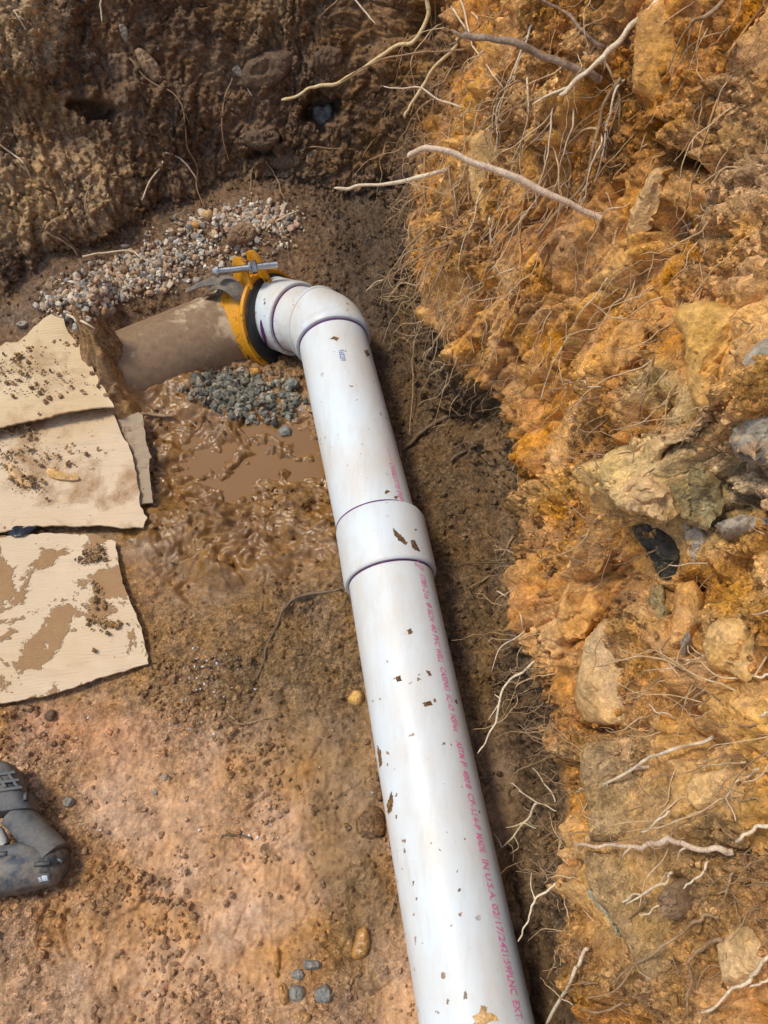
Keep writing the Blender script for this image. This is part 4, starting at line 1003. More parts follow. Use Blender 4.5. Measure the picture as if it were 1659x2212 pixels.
# yellow clamp
D3 = hd(66, 24)
CC = np.array([-.287, 1.488, .007])
clamp = thing('pipe_clamp', 'yellow band clamp with a steel bolt and black rubber sleeve joining old and new pipe', 'clamp')
RB = .121
m = MB(); m.lathe(CC, D3, [(-.012, .092), (-.012, RB - .008), (-.008, RB - .003), (.0, RB - .0035), (.122, RB - .004), (.128, RB - .008), (.128, .09)], 96)
m.build('rubber_sleeve', M['rubber'], clamp, True, 40)
m = MB(); m.lathe(CC, D3, [(-.010, .084), (-.012, .093)], 96); m.build('rubber_lip', M['rubber'], clamp)
m = MB(); m.lathe(CC, D3, [(-.002, RB - .004), (-.002, RB + .007), (.003, RB + .010), (.010, RB + .007), (.018, RB + .002), (.024, RB + .003), (.062, RB + .003), (.069, RB + .002), (.076, RB + .008), (.084, RB + .005), (.085, RB - .004)], 96)
m.build('band', M['yellow'], clamp, True, 30)
X3 = nrm(np.cross(D3, [0, 0, 1.0])); Y3 = np.cross(X3, D3)     # X3 = far side horizontal, Y3 = upwards
if X3[1] < 0: X3 = -X3
def cpt(phi, r, a): return CC + D3 * a + r * (math.cos(R(phi)) * X3 + math.sin(R(phi)) * Y3)
def near_ray(u, v, p, dz=0.0): return CAM + rdir(u, v) * (np.linalg.norm(p - CAM) + dz)
LPH = min(range(60, 200, 2), key=lambda q_: np.hypot(*(np.array(project(cpt(q_, RB + .006, .028)[None])).ravel() - np.array([528, 622]))))
lb = cpt(LPH, RB + .002, .028)
for (bu, bv, tu, tv, wd) in ((528, 625, 514, 556, .026), (566, 604, 541, 542, .022)):
    m = MB(); base = near_ray(bu, bv, lb, .012 if bu > 540 else .0); tip = near_ray(tu, tv, base, -.02); lug_up = nrm(tip - base); hgt = np.linalg.norm(tip - base)
    ax3 = nrm(D3 - lug_up * D3.dot(lug_up)); nrmv = nrm(np.cross(lug_up, ax3))
    prof = [(-wd - .006, -.012), (wd + .006, -.012), (wd, .02), (wd * .8, hgt * .8), (wd * .5, hgt), (-wd * .4, hgt), (-wd * .8, hgt * .82), (-wd, .02)]
    V = [base + ax3 * x + lug_up * y + nrmv * t for t in (-.004, .004) for x, y in prof]; k = len(prof)
    m.raw(V, [tuple(range(k))[::-1], tuple(range(k, 2 * k))] + [(i, (i + 1) % k, (i + 1) % k + k, i + k) for i in range(k)])
    m.build('lug', M['yellow'], clamp, True, 30)
b0 = near_ray(470, 586, lb, -.03); b1 = near_ray(600, 571, lb, -.03); BD = nrm(b1 - b0); bc = b0 + BD * .062
m = MB(); m.tube(np.array([bc - BD * .062, b1]), .0088, 16)
m.lathe(bc - BD * .062, BD, [(-.012, .0), (-.012, .011), (-.003, .0165), (.002, .0165), (.003, .011), (.003, .0)], 20)
bolt = m.build('bolt', M['steel'], clamp, True, 30)
m = MB(); m.lathe(bc + BD * .022, BD, [(0, .0), (0, .0155), (.002, .017), (.012, .017), (.014, .0155), (.014, 0)], 6)
m.lathe(bc + BD * .016, BD, [(0, 0), (0, .017), (.004, .017), (.004, 0)], 24); m.build('nut', M['steel'], bolt, True, 30)
m = MB()
for k in range(14):
    V, F, Cc = tube_arrays(np.array([bc + BD * (.034 + k * .0024), bc + BD * (.0352 + k * .0024)]), .0093, 14); m.raw(V, list(F) + list(Cc))
m.build('thread', M['steel'], bolt, True, 30)
# stamped black marks on the band
def curve_text(txt, size=1.0):
    cu = bpy.data.curves.new('t', 'FONT'); cu.body = txt; cu.size = size; cu.resolution_u = 2; cu.offset = .012
    ob = bpy.data.objects.new('t', cu); COL.objects.link(ob)
    dg = bpy.context.evaluated_depsgraph_get(); dg.update()
    me = bpy.data.meshes.new_from_object(ob.evaluated_get(dg))
    V = np.array([v.co[:] for v in me.vertices]); F = [tuple(p.vertices) for p in me.polygons]
    bpy.data.objects.remove(ob); bpy.data.curves.remove(cu); bpy.data.meshes.remove(me)
    return V, F
m = MB()
for txt, row, ph0, h in (('NOLEAK', .034, 186, .012), ('4-CO', .046, 196, .008)):
    pass
for i in range(9):
    ph = 186 + i * 2.6; a0 = .028 + random.uniform(-.004, .004); w = random.uniform(.004, .012)
    V = [cpt(ph, RB + .0035, a0), cpt(ph + 1.8, RB + .0035, a0 + .002), cpt(ph + 1.6, RB + .0035, a0 + w), cpt(ph - .3, RB + .0035, a0 + w * .9)]
    m.raw(V, [(0, 1, 2, 3)])
m.build('stamped_mark', M['black_ink'], clamp)

# old pipe running away to the left, half buried
OR = .110; OC = CC + D3 * .095 + np.array([0, 0, -.008]); D4 = nrm(up(335, 785, -.025) - OC)
old = thing('clay_pipe', 'old mud stained clay pipe half buried between the cardboard and the yellow clamp', 'pipe')
m = MB(); m.lathe(OC, D4, [(a, OR) for a in np.linspace(.005, .40, 14)] + [(.405, OR - .004), (.405, OR - .02), (.1, OR - .02)], 96); m.build('barrel', M['claypipe'], old, True, 40)
m = MB(); m.lathe(OC, D4, [(.043, OR), (.045, OR + .0025), (.055, OR + .0025), (.057, OR)], 96); m.build('joint_ring', M['claypipe'], old, True, 40)

# torn grey flap of the sleeve under the bolt
flap = thing('plastic_flap', 'torn curling grey plastic flaps beside the yellow clamp under the bolt head', 'plastic flap')
def strip(p0, p1, p2, wdir, w, name, th=.0025):
    P = np.array([(1 - t) ** 2 * p0 + 2 * t * (1 - t) * p1 + t * t * p2 for t in np.linspace(0, 1, 14)])
    wd = nrm(wdir); n = len(P); ww = w * (1 - .55 * np.linspace(0, 1, n) ** 2)
    A = P - wd * ww[:, None]; B = P + wd * ww[:, None]; T = np.gradient(P, axis=0); Nn = np.cross(T, wd); Nn /= np.linalg.norm(Nn, axis=1)[:, None]
    V = np.vstack([A, B]); F = [(i, i + 1, n + i + 1, n + i) for i in range(n - 1)]
    VV, FF = closed_shell(V, F, V - np.vstack([Nn, Nn]) * th)
    MB().raw(VV, FF).build(name, M['flap'], flap, True, 40)
def at_d(u, v, z): return up(u, v, z)
strip(at_d(515, 615, .115), at_d(470, 592, .135), at_d(402, 630, .060), np.array([.25, .8, .15]), .016, 'flap')
strip(at_d(522, 640, .110), at_d(480, 588, .165), at_d(444, 640, .075), np.array([.45, .75, .1]), .022, 'flap')

# ------------------------------------------------------------------ lettering on the pipe
_, TH = on_cyl(1034, 1801); _, THU = on_cyl(857, 1045)
words = [('CHARLOTTE', 1003, 1058, 1), ('PIPE', 1063, 1091, 1), ('IN', 1206, 1217, 0), ('D', 1223, 1231, 0), ('1785-21a', 1243, 1294, 0), ('®', 1302, 1312, 0),
         ('SCH', 1316, 1341, 0), ('40', 1347, 1365, 0), ('PVC', 1371, 1395, 0), ('WELL', 1400, 1431, 0), ('CASING', 1441, 1491, 0), ('IC-O', 1501, 1534, 0), ('NSFwc', 1543, 1581, 0),
         ('ASTM', 1601, 1638, 0), ('F', 1645, 1656, 0), ('480', 1664, 1691, 0), ('®', 1693, 1704, 0), ('CP-114-P', 1714, 1792, 0), ('MADE', 1801, 1842, 0), ('IN', 1857, 1878, 0),
         ('U.S.A.', 1887, 1946, 0), ('02/17/24', 1953, 2048, 0), ('21:59PLNC', 2049, 2149, 0), ('EXT.', 2162, 2205, 0)]
def line_u(v):
    for _ in range(1): pass
    return np.interp(v, [960, 1090, 1206, 1400, 1600, 1800, 2000, 2212], [842, 874, 907, 940, 986, 1030, 1076, 1122])
LH = .0135
m = MB(); m_far = MB()
for txt, v0, v1, far_ in words:
    fr = UP_ if far_ else LO
    a0, t0 = on_cyl(line_u(v0), v0, PR, fr); a1, t1 = on_cyl(line_u(v1), v1, PR, fr)
    V, F = curve_text(txt)
    if len(V) == 0: continue
    lo, hi = V.min(0), V.max(0)
    capw = max(hi[0] - lo[0], .01); cap = .73
    out = []
    for p in V:
        y = p[1] / cap; f = (p[0] - lo[0]) / capw
        a = a0 + (a1 - a0) * f - .18 * (y - .5) * LH        # slight slant
        th = (THU if far_ else TH) + (y - .5) * LH / PR
        out.append(cyl_pt(a, th, PR + .0007, fr))
    (m_far if far_ else m).raw(out, F)
aA, _ = on_cyl(842, 968); aB, _ = on_cyl(850, 998)
m_far.raw([cyl_pt(a, THU + s * .0006 / PR, PR + .0007, UP_) for a, s in ((aA, -1), (aB, -1), (aB, 1), (aA, 1))], [(0, 1, 2, 3)])
m.build('printed_lettering', M['magenta'], drain, False); m_far.build('printed_lettering', M['magenta'], drain, False)
m = MB()      # small blue print near the elbow
for i, (du, dv_) in enumerate([(x, y) for y in range(6) for x in range(3)]):
    a0, t0 = on_cyl(733 + du * 4 - dv_ * -.8, 757 + dv_ * 4.2)
    s = .0017 if (i * 7) % 5 else .0009
    m.raw([cyl_pt(a0 + p * s, t0 + q_ * s / PR, PR + .0006, UP_) for p, q_ in ((-1, -1), (1, -1), (1, 1), (-1, 1))], [(0, 1, 2, 3)])
m.build('blue_print', M['blue_ink'], drain, False)
# mud stuck on the pipe
def mud_on_pipe(pts, r=PR, mat='mudlump'):
    fr = LO if r > PR else frame_for(np.mean([p[1] for p in pts]))
    ct = np.array([on_cyl(u, v, r, fr) for u, v in dense_outline(pts, 2.5, 1.3)])
    P2 = np.column_stack([ct[:, 0], ct[:, 1] * r]); V2, F2, d = poly_mesh(P2, .004)
    k = np.clip(d / .003, 0, 1)
    V = [cyl_pt(a, s / r, r + .0004 + .0014 * kk + random.uniform(0, .0006) * kk, fr) for (a, s), kk in zip(V2, k)]
    MB().raw(V, F2).build('mud_flake', M[mat], drain)
M['mudflake'] = soil_material('dried_mud_flake', attr=False, base=(.24, .13, .055), rough=.8)
for pts, r_ in (([(848, 1140), (856, 1148), (870, 1160), (880, 1172), (876, 1178), (862, 1168), (852, 1156)], CR), ([(886, 1168), (896, 1166), (902, 1180), (908, 1192), (896, 1188), (888, 1180)], CR),
                ([(800, 1205), (830, 1196), (870, 1197), (905, 1207), (900, 1212), (865, 1203), (830, 1203), (806, 1214), (800, 1222)], PR), ([(830, 1062), (838, 1058), (842, 1062), (834, 1068)], PR), ([(852, 1070), (858, 1072), (856, 1078), (850, 1076)], PR),
                ([(918, 1448), (928, 1450), (934, 1460), (926, 1460)], PR), ([(855, 1462), (864, 1460), (868, 1470), (858, 1474)], PR), ([(878, 1362), (888, 1358), (892, 1366), (884, 1372)], PR),
                ([(712, 732), (722, 726), (734, 730), (726, 736)], PR), ([(786, 758), (794, 756), (798, 768), (792, 770)], PR), ([(836, 1740), (846, 1708), (850, 1730), (846, 1752), (838, 1760)], PR),
                ([(815, 1610), (822, 1620), (826, 1650), (820, 1660)], PR), ([(1020, 2196), (1034, 2188), (1040, 2172), (1052, 2174), (1050, 2186), (1066, 2190), (1078, 2204), (1060, 2206), (1046, 2214), (1030, 2212)], PR), ([(912, 1518), (930, 1514), (934, 1522), (918, 1526)], PR)):
    mud_on_pipe(pts, r_, 'clay_tan' if pts[0][1] > 2100 else 'mudflake')

# ================================================================== cardboard
def cardboard(name, pts, z0, mat, label, lines, zfun=None, th=.004, rag=1.2, amp=.008, slope=-.13, group='torn cardboard sheets lying on the clay', spacing=.011, curl=.004):
    o = dense_outline(pts, 9, rag)
    P = np.array([up(u, v, z0)[:2] for u, v in o]); V2, F2, d = poly_mesh(P, spacing)
    P3 = np.column_stack([V2, np.full(len(V2), z0)]); U, Vv = project(P3)
    z = z0 + amp * fbm(V2[:, 0] * 5, V2[:, 1] * 5, 2, 71) + .0012 * fbm(V2[:, 0] * 40, V2[:, 1] * 40, 2, 72)
    z = z + curl * np.exp(-d / .03) * (.2 + fbm(V2[:, 0] * 7, V2[:, 1] * 7, 2, 73))
    for (ua, va, dep) in lines:            # creases across the sheet
        dd = (Vv - (va + slope * (U - ua))) + 3 * fbm(V2[:, 0] * 8, V2[:, 1] * 8, 2, int(va))
        z = z - 1.6 * dep * np.exp(-(dd / 4) ** 2) + .8 * dep * np.exp(-((dd - 9) / 6) ** 2)
    if zfun is not None: z = z + zfun(U, Vv)
    top_ = np.column_stack([V2, z]); bot = top_ - np.array([0, 0, th])
    VV, FF = closed_shell(top_, F2, bot)
    ob = MB().raw(VV, FF).build(name, mat, None, True, 50)
    return tag(ob, label, 'cardboard', group)
cardboard('cardboard_sheet', [(-260, 1200), (0, 1158), (60, 1154), (130, 1150), (200, 1152), (250, 1172), (255, 1215), (265, 1260), (290, 1320), (305, 1355), (320, 1432), (250, 1452), (180, 1477), (100, 1502), (0, 1520), (-260, 1545)], .020, M['card_c'],
          'lowest torn cardboard sheet, splashed with the most mud', [(100, 1180, .002), (100, 1200, .0015), (100, 1225, .0025), (100, 1395, .0025), (100, 1440, .0035), (100, 1470, .002)], rag=1.6)
cardboard('cardboard_sheet', [(-260, 1090), (200, 1112), (330, 1085), (322, 1015), (325, 985), (315, 950), (307, 895), (300, 889), (250, 906), (100, 940), (-260, 960)], .022, M['card_d'],
          'grey wet corrugated cardboard layer sticking out by the puddle', [(290, 925, .004), (290, 950, .004), (290, 975, .004), (290, 1000, .004), (290, 1022, .004), (290, 908, .003)], slope=-.45, rag=1.5, curl=.004)
cardboard('cardboard_sheet', [(-260, 945), (0, 908), (120, 893), (228, 884), (248, 896), (258, 930), (275, 958), (286, 985), (292, 1012), (301, 1062), (303, 1095), (318, 1118), (310, 1140), (262, 1142), (225, 1134), (130, 1133), (60, 1136), (0, 1150), (-260, 1190)], .033, M['card_b'],
          'middle cardboard sheet, cleanest, with two clay flakes on it', [(100, 950, .0035), (100, 975, .003), (100, 985, .002), (100, 1076, .0025), (100, 1095, .002), (100, 1110, .002)], rag=1.6)
cardboard('cardboard_sheet', [(-260, 765), (-60, 752), (0, 748), (12, 740), (38, 742), (70, 724), (100, 707), (120, 697), (145, 707), (152, 725), (165, 742), (188, 757), (192, 775), (205, 805), (220, 832), (232, 852), (246, 878), (210, 880), (150, 892), (100, 903), (0, 925), (-260, 985)], .066, M['card_a'],
          'topmost yellowish cardboard sheet with soil crumbs on it', [(100, 850, .0015), (100, 893, .003), (100, 905, .003)], zfun=lambda U, V_: .030 * np.exp(-(((U - 120) / 70) ** 2 + ((V_ - 697) / 40) ** 2)), rag=1.6)
# crumbs of soil lying on the sheets
def crumbs_px(name, regs, n, z, label, seed):
    r = np.random.default_rng(seed); P = []
    for _ in range(n):
        u0, v0, a, b = regs[r.integers(len(regs))]; P.append(up(u0 + r.normal() * a, v0 + r.normal() * b, z) + [0, 0, .003])
    P = np.array(P); n = len(P); size = .0012 + .006 * r.uniform(0, 1, n) ** 3
    return scatter(name, P, size, np.array([(.42, .26, .125)]) * r.uniform(.7, 1.3, (n, 1)), np.zeros(n), 1, .35, .5, M['soil'], label, False)
crumbs_px('cardboard_crumbs', [(140, 732, 18, 12), (30, 790, 40, 22), (60, 800, 60, 30), (100, 830, 50, 20), (150, 740, 25, 8)], 420, .069, 'soil crumbs lying on the topmost cardboard sheet', 21)
crumbs_px('cardboard_crumbs', [(40, 935, 30, 8), (110, 985, 40, 14), (60, 1045, 20, 10), (30, 990, 30, 16)], 320, .036, 'soil crumbs lying on the middle cardboard sheet', 22)
crumbs_px('cardboard_crumbs', [(190, 1205, 14, 8), (205, 1195, 12, 8), (215, 1310, 14, 30), (230, 1350, 20, 10)], 220, .023, 'soil crumbs lying on the lowest cardboard sheet', 23)
def flake(pts, z, label):
    P = np.array([up(u, v, z)[:2] for u, v in catmull(np.vstack([pts, pts[:1]]), 40)[:-1]]); V2, F2, d = poly_mesh(P, .006)
    zz = z + .004 + .006 * np.sqrt(np.clip(d / .012, 0, 1)) + .0012 * fbm(V2[:, 0] * 90, V2[:, 1] * 90, 2, 5)
    top_ = np.column_stack([V2, zz]); VV, FF = closed_shell(top_, F2, np.column_stack([V2, np.full(len(V2), z)]))
    tag(MB().raw(VV, FF).build('clay_flake', M['clay_tan'], None, True, 40), label, 'clay flake')
flake([(16, 1010), (26, 1003), (50, 1025), (66, 1042), (66, 1053), (42, 1046), (26, 1030)], .034, 'long pale clay flake lying on the middle cardboard near the left edge')
flake([(101, 1020), (110, 1013), (140, 1024), (166, 1028), (168, 1038), (130, 1037), (108, 1030)], .034, 'thin pale clay flake on the middle cardboard, right of the other flake')
P = up(38, 1148, .024)
m = MB(); pl = [(12, 1142), (30, 1133), (62, 1134), (80, 1140), (60, 1152), (48, 1158), (30, 1160), (14, 1152)]
P2 = np.array([up(u, v, .024)[:2] for u, v in dense_outline(pl, 5)]); V2, F2, d = poly_mesh(P2, .006)
zt = .026 + .012 * np.clip(d / .015, 0, 1) + .006 * fbm(V2[:, 0] * 60, V2[:, 1] * 60, 2, 9)
VV, FF = closed_shell(np.column_stack([V2, zt]), F2, np.column_stack([V2, zt - .003])); m.raw(VV, FF)
M['black_plastic'] = simple('black_plastic', (.025, .026, .032), .25)
tag(m.build('plastic_scrap', M['black_plastic'], None, True, 40), 'scrap of shiny black plastic between the two lower cardboard sheets', 'plastic scrap')

# ================================================================== cordless power tool at the left edge
tool = thing('power_tool', 'dark blue and grey cordless power tool lying in the dirt at the left edge', 'power tool')
def loft(name, secs, mat, k=28, parent=tool, ang=35, pw=2.6):
    """secs: (centre, axis u, axis v, half u, half v)"""
    V = []
    for c, a, b, ra, rb in secs:
        for i in range(k):
            t = 2 * math.pi * i / k; ct, s_ = math.cos(t), math.sin(t)
            V.append(np.asarray(c) + nrm(a) * ra * math.copysign(abs(ct) ** (2 / pw), ct) + nrm(b) * rb * math.copysign(abs(s_) ** (2 / pw), s_))
    n = len(secs); F = [(i * k + j, i * k + (j + 1) % k, (i + 1) * k + (j + 1) % k, (i + 1) * k + j) for i in range(n - 1) for j in range(k)]
    F += [tuple(range(k))[::-1], tuple(range((n - 1) * k, n * k))]
    return MB().raw(V, F).build(name, mat, parent, True, ang)
Zv = np.array([0, 0, 1.0])
def tp(u, v, z): return up(u, v, z)
bodyc = [(-230, 1895, .040, .036, .036), (-120, 1893, .040, .038, .038), (-20, 1886, .042, .039, .038), (45, 1880, .040, .036, .036), (85, 1874, .038, .033, .034), (115, 1869, .035, .030, .031), (133, 1866, .032, .026, .027), (143, 1864, .030, .019, .020), (147, 1863, .029, .009, .010)]
ax = nrm(tp(145, 1865, .03) - tp(-230, 1893, .04)); side = nrm(np.cross(Zv, ax))
loft('body', [(tp(u, v, z), side, Zv, a, b) for u, v, z, a, b in bodyc], M['tool_blue'])
hc = [(112, 1852, .040, .030, .028), (95, 1828, .044, .028, .026), (72, 1800, .047, .025, .025), (52, 1775, .049, .024, .025), (36, 1758, .050, .026, .026)]
hax = nrm(tp(36, 1758, .05) - tp(112, 1852, .04)); hs = nrm(np.cross(Zv, hax))
loft('handle', [(tp(u, v, z), hs, Zv, a, b) for u, v, z, a, b in hc], M['tool_grey'])
fc = [(34, 1757, .050, .034, .030), (31, 1751, .050, .037, .032), (24, 1738, .050, .037, .033), (18, 1722, .050, .038, .034), (14, 1716, .050, .035, .032)]
bdir = nrm(tp(-30, 1660, .05) - tp(34, 1757, .05)); bs = nrm(tp(64, 1735, .05) - tp(-20, 1748, .05))
loft('battery_collar', [(tp(u, v, z), bs, Zv, a, b) for u, v, z, a, b in fc], M['tool_grey'], pw=4)
bt = [(12, 1715, .050, .031, .031), (6, 1698, .050, .034, .034), (0, 1680, .050, .034, .034), (-6, 1664, .050, .032, .032), (-9, 1655, .050, .026, .026)]
bat = loft('battery', [(tp(u, v, z), bs, Zv, a, b) for u, v, z, a, b in bt], M['tool_grey'], pw=4)
m = MB()
for (u, v, hx) in ((10, 1706, .030), (4, 1690, .030), (-2, 1673, .028)):
    m.box(tp(u, v, .084), [bs, bdir, Zv], (hx, .0035, .0032), .0012)
for du in (-26, 0, 24): m.box(tp(du + 2, 1684 - du * .1, .0835), [bs, bdir, Zv], (.003, .018, .003), .001)
m.build('rib', M['tool_grey'], bat, True, 35)
loft('trigger', [(tp(u, v, .050), hs, Zv, a, .010) for u, v, a in ((-30, 1782, .010), (-5, 1800, .011), (6, 1822, .011), (11, 1828, .007))], M['tool_pale'])
# grip swell, vents and label
loft('guard', [(tp(u, v, z), side, Zv, a, b) for u, v, z, a, b in ((-20, 1842, .054, .010, .014), (15, 1845, .058, .014, .016), (45, 1838, .060, .014, .016), (75, 1848, .058, .015, .016), (108, 1858, .050, .014, .014))], M['tool_grey'])
def on_tool(u, v, z, du, dv_, mat, name, half, hz=.0025, axd=None):
    m = MB(); a = axd if axd is not None else ax; m.box(tp(u, v, z), [a, nrm(np.cross(Zv, a)), Zv], (*half, hz), .001); return m.build(name, mat, tool, True, 35)
on_tool(92, 1866, .0705, 0, 0, M['tool_black'], 'vent', (.013, .0035), .003)
on_tool(131, 1859, .056, 0, 0, M['tool_black'], 'vent', (.006, .003), .003, nrm(ax - .6 * side))
on_tool(56, 1721, .078, 0, 0, M['tool_black'], 'vent', (.0035, .007), .004, bs)
on_tool(6, 1845, .073, 0, 0, M['tool_black'], 'vent', (.008, .004), .003)
lab_c = tp(94, 1898, .060)
ln = nrm(-.75 * side * (1 if side[1] > 0 else -1) + .65 * Zv); lt2 = np.cross(ln, ax)
m = MB(); m.box(lab_c, [ax, lt2, ln], (.011, .010, .0012), .0006); lab = m.build('label', M['tool_grey'], tool, True, 35)
m = MB(); m.box(lab_c + ln * .0015 + ax * .003 + lt2 * .002, [ax, lt2, ln], (.0045, .005, .0006), .0003); m.build('label_print', M['label_white'], lab)
m = MB(); 
for s in (-1, 0, 1): m.box(lab_c + ln * .0015 - ax * .005 + lt2 * .003 * s, [ax, lt2, ln], (.003, .0009, .0005))
m.build('label_print', M['label_white'], lab)

# ================================================================== roots
def root_path(px, mode, off, n=None, wob=.0025):
    P = []
    if mode == 'c':                              # clings to the surface, lifted by off (start, end)
        k = len(px)
        ts = [hit(u, v)[2] for u, v in px]
        ts = np.array(ts)
        for i in range(1, k): ts[i] = min(ts[i], ts[i - 1] + .10) if ts[i] > ts[i - 1] else max(ts[i], ts[i - 1] - .12)
        o0, o1 = off
        for i, (u, v) in enumerate(px):
            f = i / (k - 1); P.append(CAM + rdir(u, v) * (ts[i] - (o0 + (o1 - o0) * f)))
    else:                                        # 'f': leaves the wall at the first point and runs free; off = depth change to the tip
        t0 = hit(*px[0])[2]; L = np.concatenate([[0], np.cumsum(np.hypot(*np.diff(np.array(px, float), axis=0).T))]); L /= L[-1]
        for f, (u, v) in zip(L, px): P.append(CAM + rdir(u, v) * min(t0 - .006 + off[0] * f + (off[1] if len(off) > 1 else 0) * 4 * f * (1 - f), hit(u, v)[2] - .004 - .02 * f))
    P = np.array(P); n = n or max(8, 4 * len(P))
    Q = catmull(P, n); jq = RNG.standard_normal((n + 2, 3)); jq = (jq[:-4] + 2 * jq[1:-3] + 2 * jq[2:-2] + jq[3:-1]) / 3.2; Q[1:-1] += jq * wob * .45
    return Q
def add_root(m, px, w, mode='c', off=(.0, .02), taper=.6, k=8, flip=False):
    Q = root_path(px, mode, off, wob=min(.004, .0012 + w * .00015)); n = len(Q)
    dist = np.linalg.norm(Q - CAM, axis=1); base = w * (.74 if w < 8 else .88) / 2 / FPX * dist
    prof = 1 - taper * np.linspace(0, 1, n) ** 1.2
    if flip: prof = prof[::-1]
    jn = RNG.standard_normal(n + 4); jn = np.convolve(jn, [.2, .2, .2, .2, .2], 'valid')
    rad = base * prof * (1 + .16 * jn); rad[-1] *= .55
    if flip: rad[0] *= .6
    V, F, Cc = tube_arrays(Q, np.maximum(rad, .00035), k, True, .025)
    m.raw(V, list(F) + list(Cc))
    return Q
G_R = 'cut roots hanging out of the trench walls'
def root(px, w, mat, label, mode='c', off=(.0, .02), taper=.6, branches=(), hairs=0):
    m = MB(); Q = add_root(m, px, w, mode, off, taper, 8 if w > 5 else 6)
    for (bp, bw) in branches: 
        i = int(np.argmin([np.linalg.norm(np.array(project(q_[None])).ravel() - np.array(bp[0])) for q_ in Q]))
        d0 = np.linalg.norm(Q[i] - CAM); pts = [Q[i]]
        for j, (u, v) in enumerate(bp[1:]): pts.append(CAM + rdir(u, v) * (d0 + .01 * (j + 1)))
        B = catmull(np.array(pts), 4 * len(pts)); V, F, Cc = tube_arrays(B, bw / 2 / FPX * d0 * (1 - .6 * np.linspace(0, 1, len(B))), 6, True, .05); m.raw(V, list(F) + list(Cc))
    for _ in range(hairs):
        i = random.randrange(2, len(Q) - 1); p = Q[i].copy(); dv = np.array([random.uniform(-1, 1), random.uniform(-1, .2), random.uniform(-1, .1)])
        hp = [p]; 
        for s in range(5): dv = nrm(dv + np.array([random.uniform(-.7, .7) for _ in range(3)])); hp.append(hp[-1] + dv * random.uniform(.004, .010))
        V, F, Cc = tube_arrays(catmull(np.array(hp), 10), np.linspace(.0008, .0003, 10), 4, True); m.raw(V, list(F) + list(Cc))
    return tag(m.build('root', M[mat], None, True), label, 'root', G_R)
rt = root
# --- top of the right wall
rt([(922, -8), (925, 32), (895, 90), (865, 95), (830, 117), (780, 150), (730, 180), (690, 184), (665, 190), (640, 206), (608, 216)], 9, 'root_yellow', 'long crooked pale yellow root reaching left across the dark far wall', 'f', (.02,), .35)
rt([(1005, 107), (960, 110), (905, 115), (830, 128), (780, 148), (735, 176)], 5.5, 'root_tan', 'thin pinkish root lying along the crooked yellow root', 'f', (.06,), .3)
rt([(1300, 172), (1270, 160), (1230, 145), (1180, 125), (1125, 102), (1070, 87), (1030, 82), (996, 78)], 15, 'root_bark', 'thick bark covered root stub broken off pale at its tip', 'f', (-.02, -.02), .05, [([(1000, 78), (985, 70), (978, 64)], 7), ([(1000, 80), (985, 92), (972, 96)], 6)])
rt([(988, 84), (980, 102), (930, 155), (912, 190), (890, 225), (878, 240), (875, 256)], 8, 'root_yellow', 'forked tan root dropping left from the broken bark stub', 'f', (.05,), .3)
rt([(998, 234), (950, 215), (910, 190), (870, 192), (845, 190), (828, 186)], 5, 'root_pink', 'short pinkish root with a frayed pale left tip', 'f', (.06,), .4)
rt([(907, 192), (915, 250), (919, 320), (916, 400), (920, 460), (922, 497)], 6, 'root_tan', 'straight root hanging plumb past the left end of the pink root', 'f', (.08,), .3, [([(920, 480), (905, 492)], 5)])
rt([(1425, -6), (1395, 35), (1355, 70), (1325, 100), (1300, 130), (1255, 165), (1208, 207)], 12, 'root_pale', 'bright cream root slanting down left from the top edge', 'f', (-.03,), .15, [([(1225, 190), (1185, 205), (1150, 226)], 6), ([(1310, 120), (1305, 150)], 5)])
rt([(960, -8), (985, 30), (1005, 60), (1022, 100), (1050, 140), (1087, 190)], 5.5, 'root_pale', 'thin cream root falling past the broken bark stub', 'f', (-.02,), .4)
rt([(994, -8), (1005, 35), (1017, 80), (1022, 100)], 5, 'root_pale', 'short cream root above the broken bark stub', 'f', (-.01,), .2)
rt([(1100, -5), (1085, 20), (1065, 38), (1035, 35), (1033, 55), (1010, 72)], 5, 'root_orange', 'hooked orange brown root above the bark stub', 'f', (-.01,), .3)
rt([(1305, 105), (1285, 90), (1255, 65), (1220, 25), (1165, -6)], 8, 'root_bark', 'grey brown root at the top edge pressed into the clay', 'c', (.002, .01), .3, [([(1225, 25), (1258, 36)], 4)])
rt([(1300, 475), (1270, 462), (1230, 440), (1180, 417), (1130, 395), (1070, 365), (1020, 347), (950, 327), (905, 329), (880, 340)], 15, 'root_pink', 'thickest pinkish root sticking out left in the middle of the wall', 'f', (-.02, -.02), .15, [([(1130, 398), (1142, 440)], 4), ([(1060, 362), (1050, 345)], 3)], 5)
rt([(1340, 170), (1315, 205), (1300, 250), (1285, 300), (1280, 325), (1275, 370), (1255, 410), (1220, 440), (1180, 490), (1163, 516)], 9, 'root_tan', 'wavy tan root crossing over the thickest pink root', 'c', (.01, .035), .25, (), 6)
rt([(967, 365), (940, 374), (905, 382), (860, 392), (830, 398), (780, 402), (750, 407), (722, 406)], 9, 'root_pale', 'pale root pointing left just below the thickest pink root', 'f', (.05,), .3)
rt([(978, 200), (977, 215), (972, 280), (970, 360), (980, 435), (982, 480), (970, 530), (950, 590), (925, 645), (900, 720), (893, 760)], 6, 'root_tan', 'longest hanging root running down the corner of the two walls', 'f', (.10,), .3, (), 8)
rt([(894, 735), (891, 790), (893, 835), (889, 880), (884, 940)], 5, 'root_tan', 'thin root hanging beside the upper end of the white pipe', 'c', (.03, .02), .4, [([(892, 830), (915, 812), (938, 800)], 3)])
